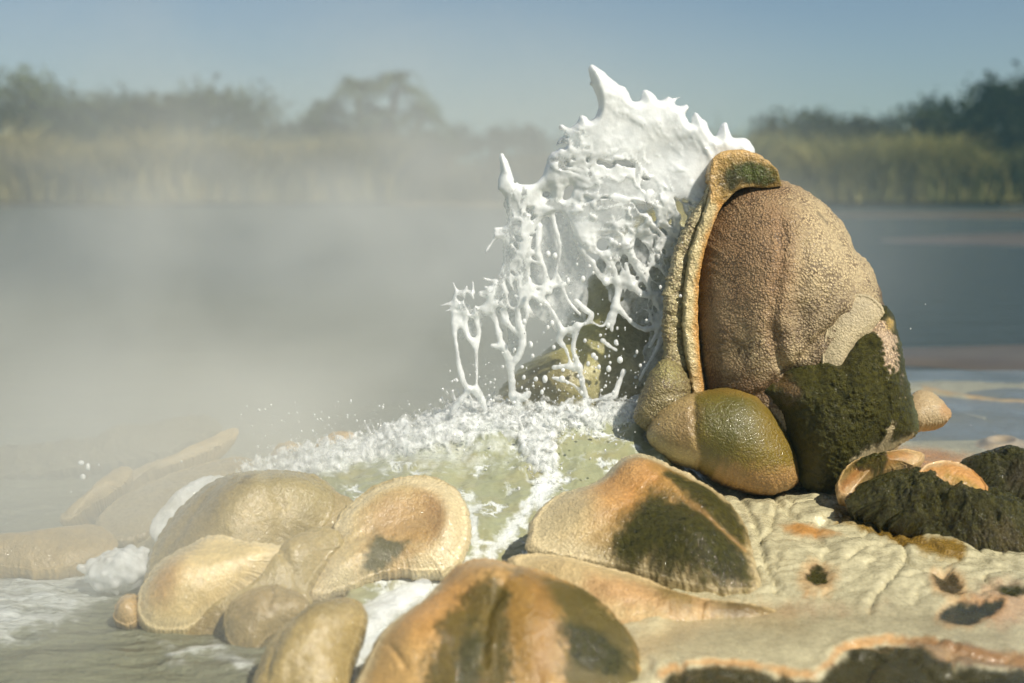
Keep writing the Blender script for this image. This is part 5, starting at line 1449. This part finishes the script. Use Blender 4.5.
# ================================================================== AIR: haze and steam
def box_mesh(name, lo, hi, mat):
    x0, y0, z0 = lo; x1, y1, z1 = hi
    V = [(x0, y0, z0), (x1, y0, z0), (x1, y1, z0), (x0, y1, z0), (x0, y0, z1), (x1, y0, z1), (x1, y1, z1), (x0, y1, z1)]
    F = [(0, 3, 2, 1), (4, 5, 6, 7), (0, 1, 5, 4), (1, 2, 6, 5), (2, 3, 7, 6), (3, 0, 4, 7)]
    return make_mesh(name, np.array(V, float), np.array(F), mat, False)
q = NT('haze_air')
pv = q.n('ShaderNodeVolumePrincipled', None, Color=(.42, .76, .86, 1), Density=.0022, Anisotropy=.2)
M_HAZE = q.done(pv.outputs[0], True)
o = put('haze', box_mesh('haze', (-3100, -3100, -2.0), (3100, 3100, 9.0), M_HAZE)); o['kind'] = 'stuff'; o['label'] = 'thin pale haze over the river and the far bank'; o['category'] = 'haze'

# steam drifting off the hot water, thickest to the left of the fountain
q = NT('steam_cloud')
g_ = q.n('ShaderNodeNewGeometry').outputs['Position']
def blob(c, s):
    m = q.n('ShaderNodeMapping', {'vector_type': 'TEXTURE'}, Vector=g_, Location=c, Scale=s).outputs[0]
    l = q.n('ShaderNodeVectorMath', {'operation': 'LENGTH'}, i0=m).outputs[1]
    return q.n('ShaderNodeMapRange', {'interpolation_type': 'SMOOTHSTEP'}, i0=l, i1=1.0, i2=.15, i3=0.0, i4=1.0).outputs[0]
mp = q.n('ShaderNodeMapping', None, Vector=g_, Scale=(.7, .5, 1.0)).outputs[0]
nz = q.n('ShaderNodeTexNoise', None, Vector=mp, Scale=1.1, Detail=3.0, Roughness=.55, Distortion=.6).outputs[0]
nz = q.rmap(nz, .32, .68, .05, 1.95)
d = q.math('MULTIPLY', blob((-1.7, 9.0, .8), (4.8, 4.2, 2.3)), .17)
d = q.math('ADD', d, q.math('MULTIPLY', blob((-.4, 7.0, .6), (1.9, 1.7, 1.6)), .24))
d = q.math('ADD', d, q.math('MULTIPLY', blob((-1.6, 4.9, 0), (2.4, 2.2, 1.0)), .26))
d = q.math('ADD', d, q.math('MULTIPLY', blob((.9, 8.5, .9), (2.0, 2.5, 1.4)), .07))
d = q.math('ADD', d, q.math('MULTIPLY', blob((-1.3, 4.2, .1), (1.6, 1.7, .9)), .34))
d = q.math('ADD', d, q.math('MULTIPLY', blob((-.9, 6.4, .1), (1.5, 1.1, .6)), .30))
d = q.math('ADD', d, q.math('MULTIPLY', blob((-.25, 5.15, .32), (.95, .5, .36)), .50))
d = q.math('ADD', d, q.math('MULTIPLY', blob((.15, 5.55, .45), (.8, .55, .8)), .55))
d = q.math('MULTIPLY', d, nz)
pv = q.n('ShaderNodeVolumePrincipled', None, Color=(.955, .965, .92, 1), Density=d, Anisotropy=.15)
M_STEAM = q.done(pv.outputs[0], True)
o = put('steam', box_mesh('steam', (-6.2, 2.6, -.6), (3.2, 13.5, 2.9), M_STEAM))
tag(o, 'drifting white steam over the water to the left of the fountain', 'steam', None, 'stuff')

# ================================================================== RENDER SETTINGS
scene.render.engine = 'CYCLES'
cy_ = scene.cycles
cy_.use_denoising = True
try: cy_.denoiser = 'OPENIMAGEDENOISE'
except Exception: pass
cy_.use_adaptive_sampling = True; cy_.adaptive_threshold = .02
cy_.max_bounces = 8; cy_.diffuse_bounces = 3; cy_.glossy_bounces = 3; cy_.transmission_bounces = 4; cy_.transparent_max_bounces = 24; cy_.volume_bounces = 3
cy_.volume_step_rate = 2.0; cy_.volume_max_steps = 96
cy_.sample_clamp_indirect = 6.0
cy_.caustics_reflective = False; cy_.caustics_refractive = False
vs = scene.view_settings
scene.display_settings.display_device = 'sRGB'
vs.view_transform = 'Standard'; vs.look = 'None'; vs.exposure = 0.33; vs.gamma = 1.0; vs.use_curve_mapping = False
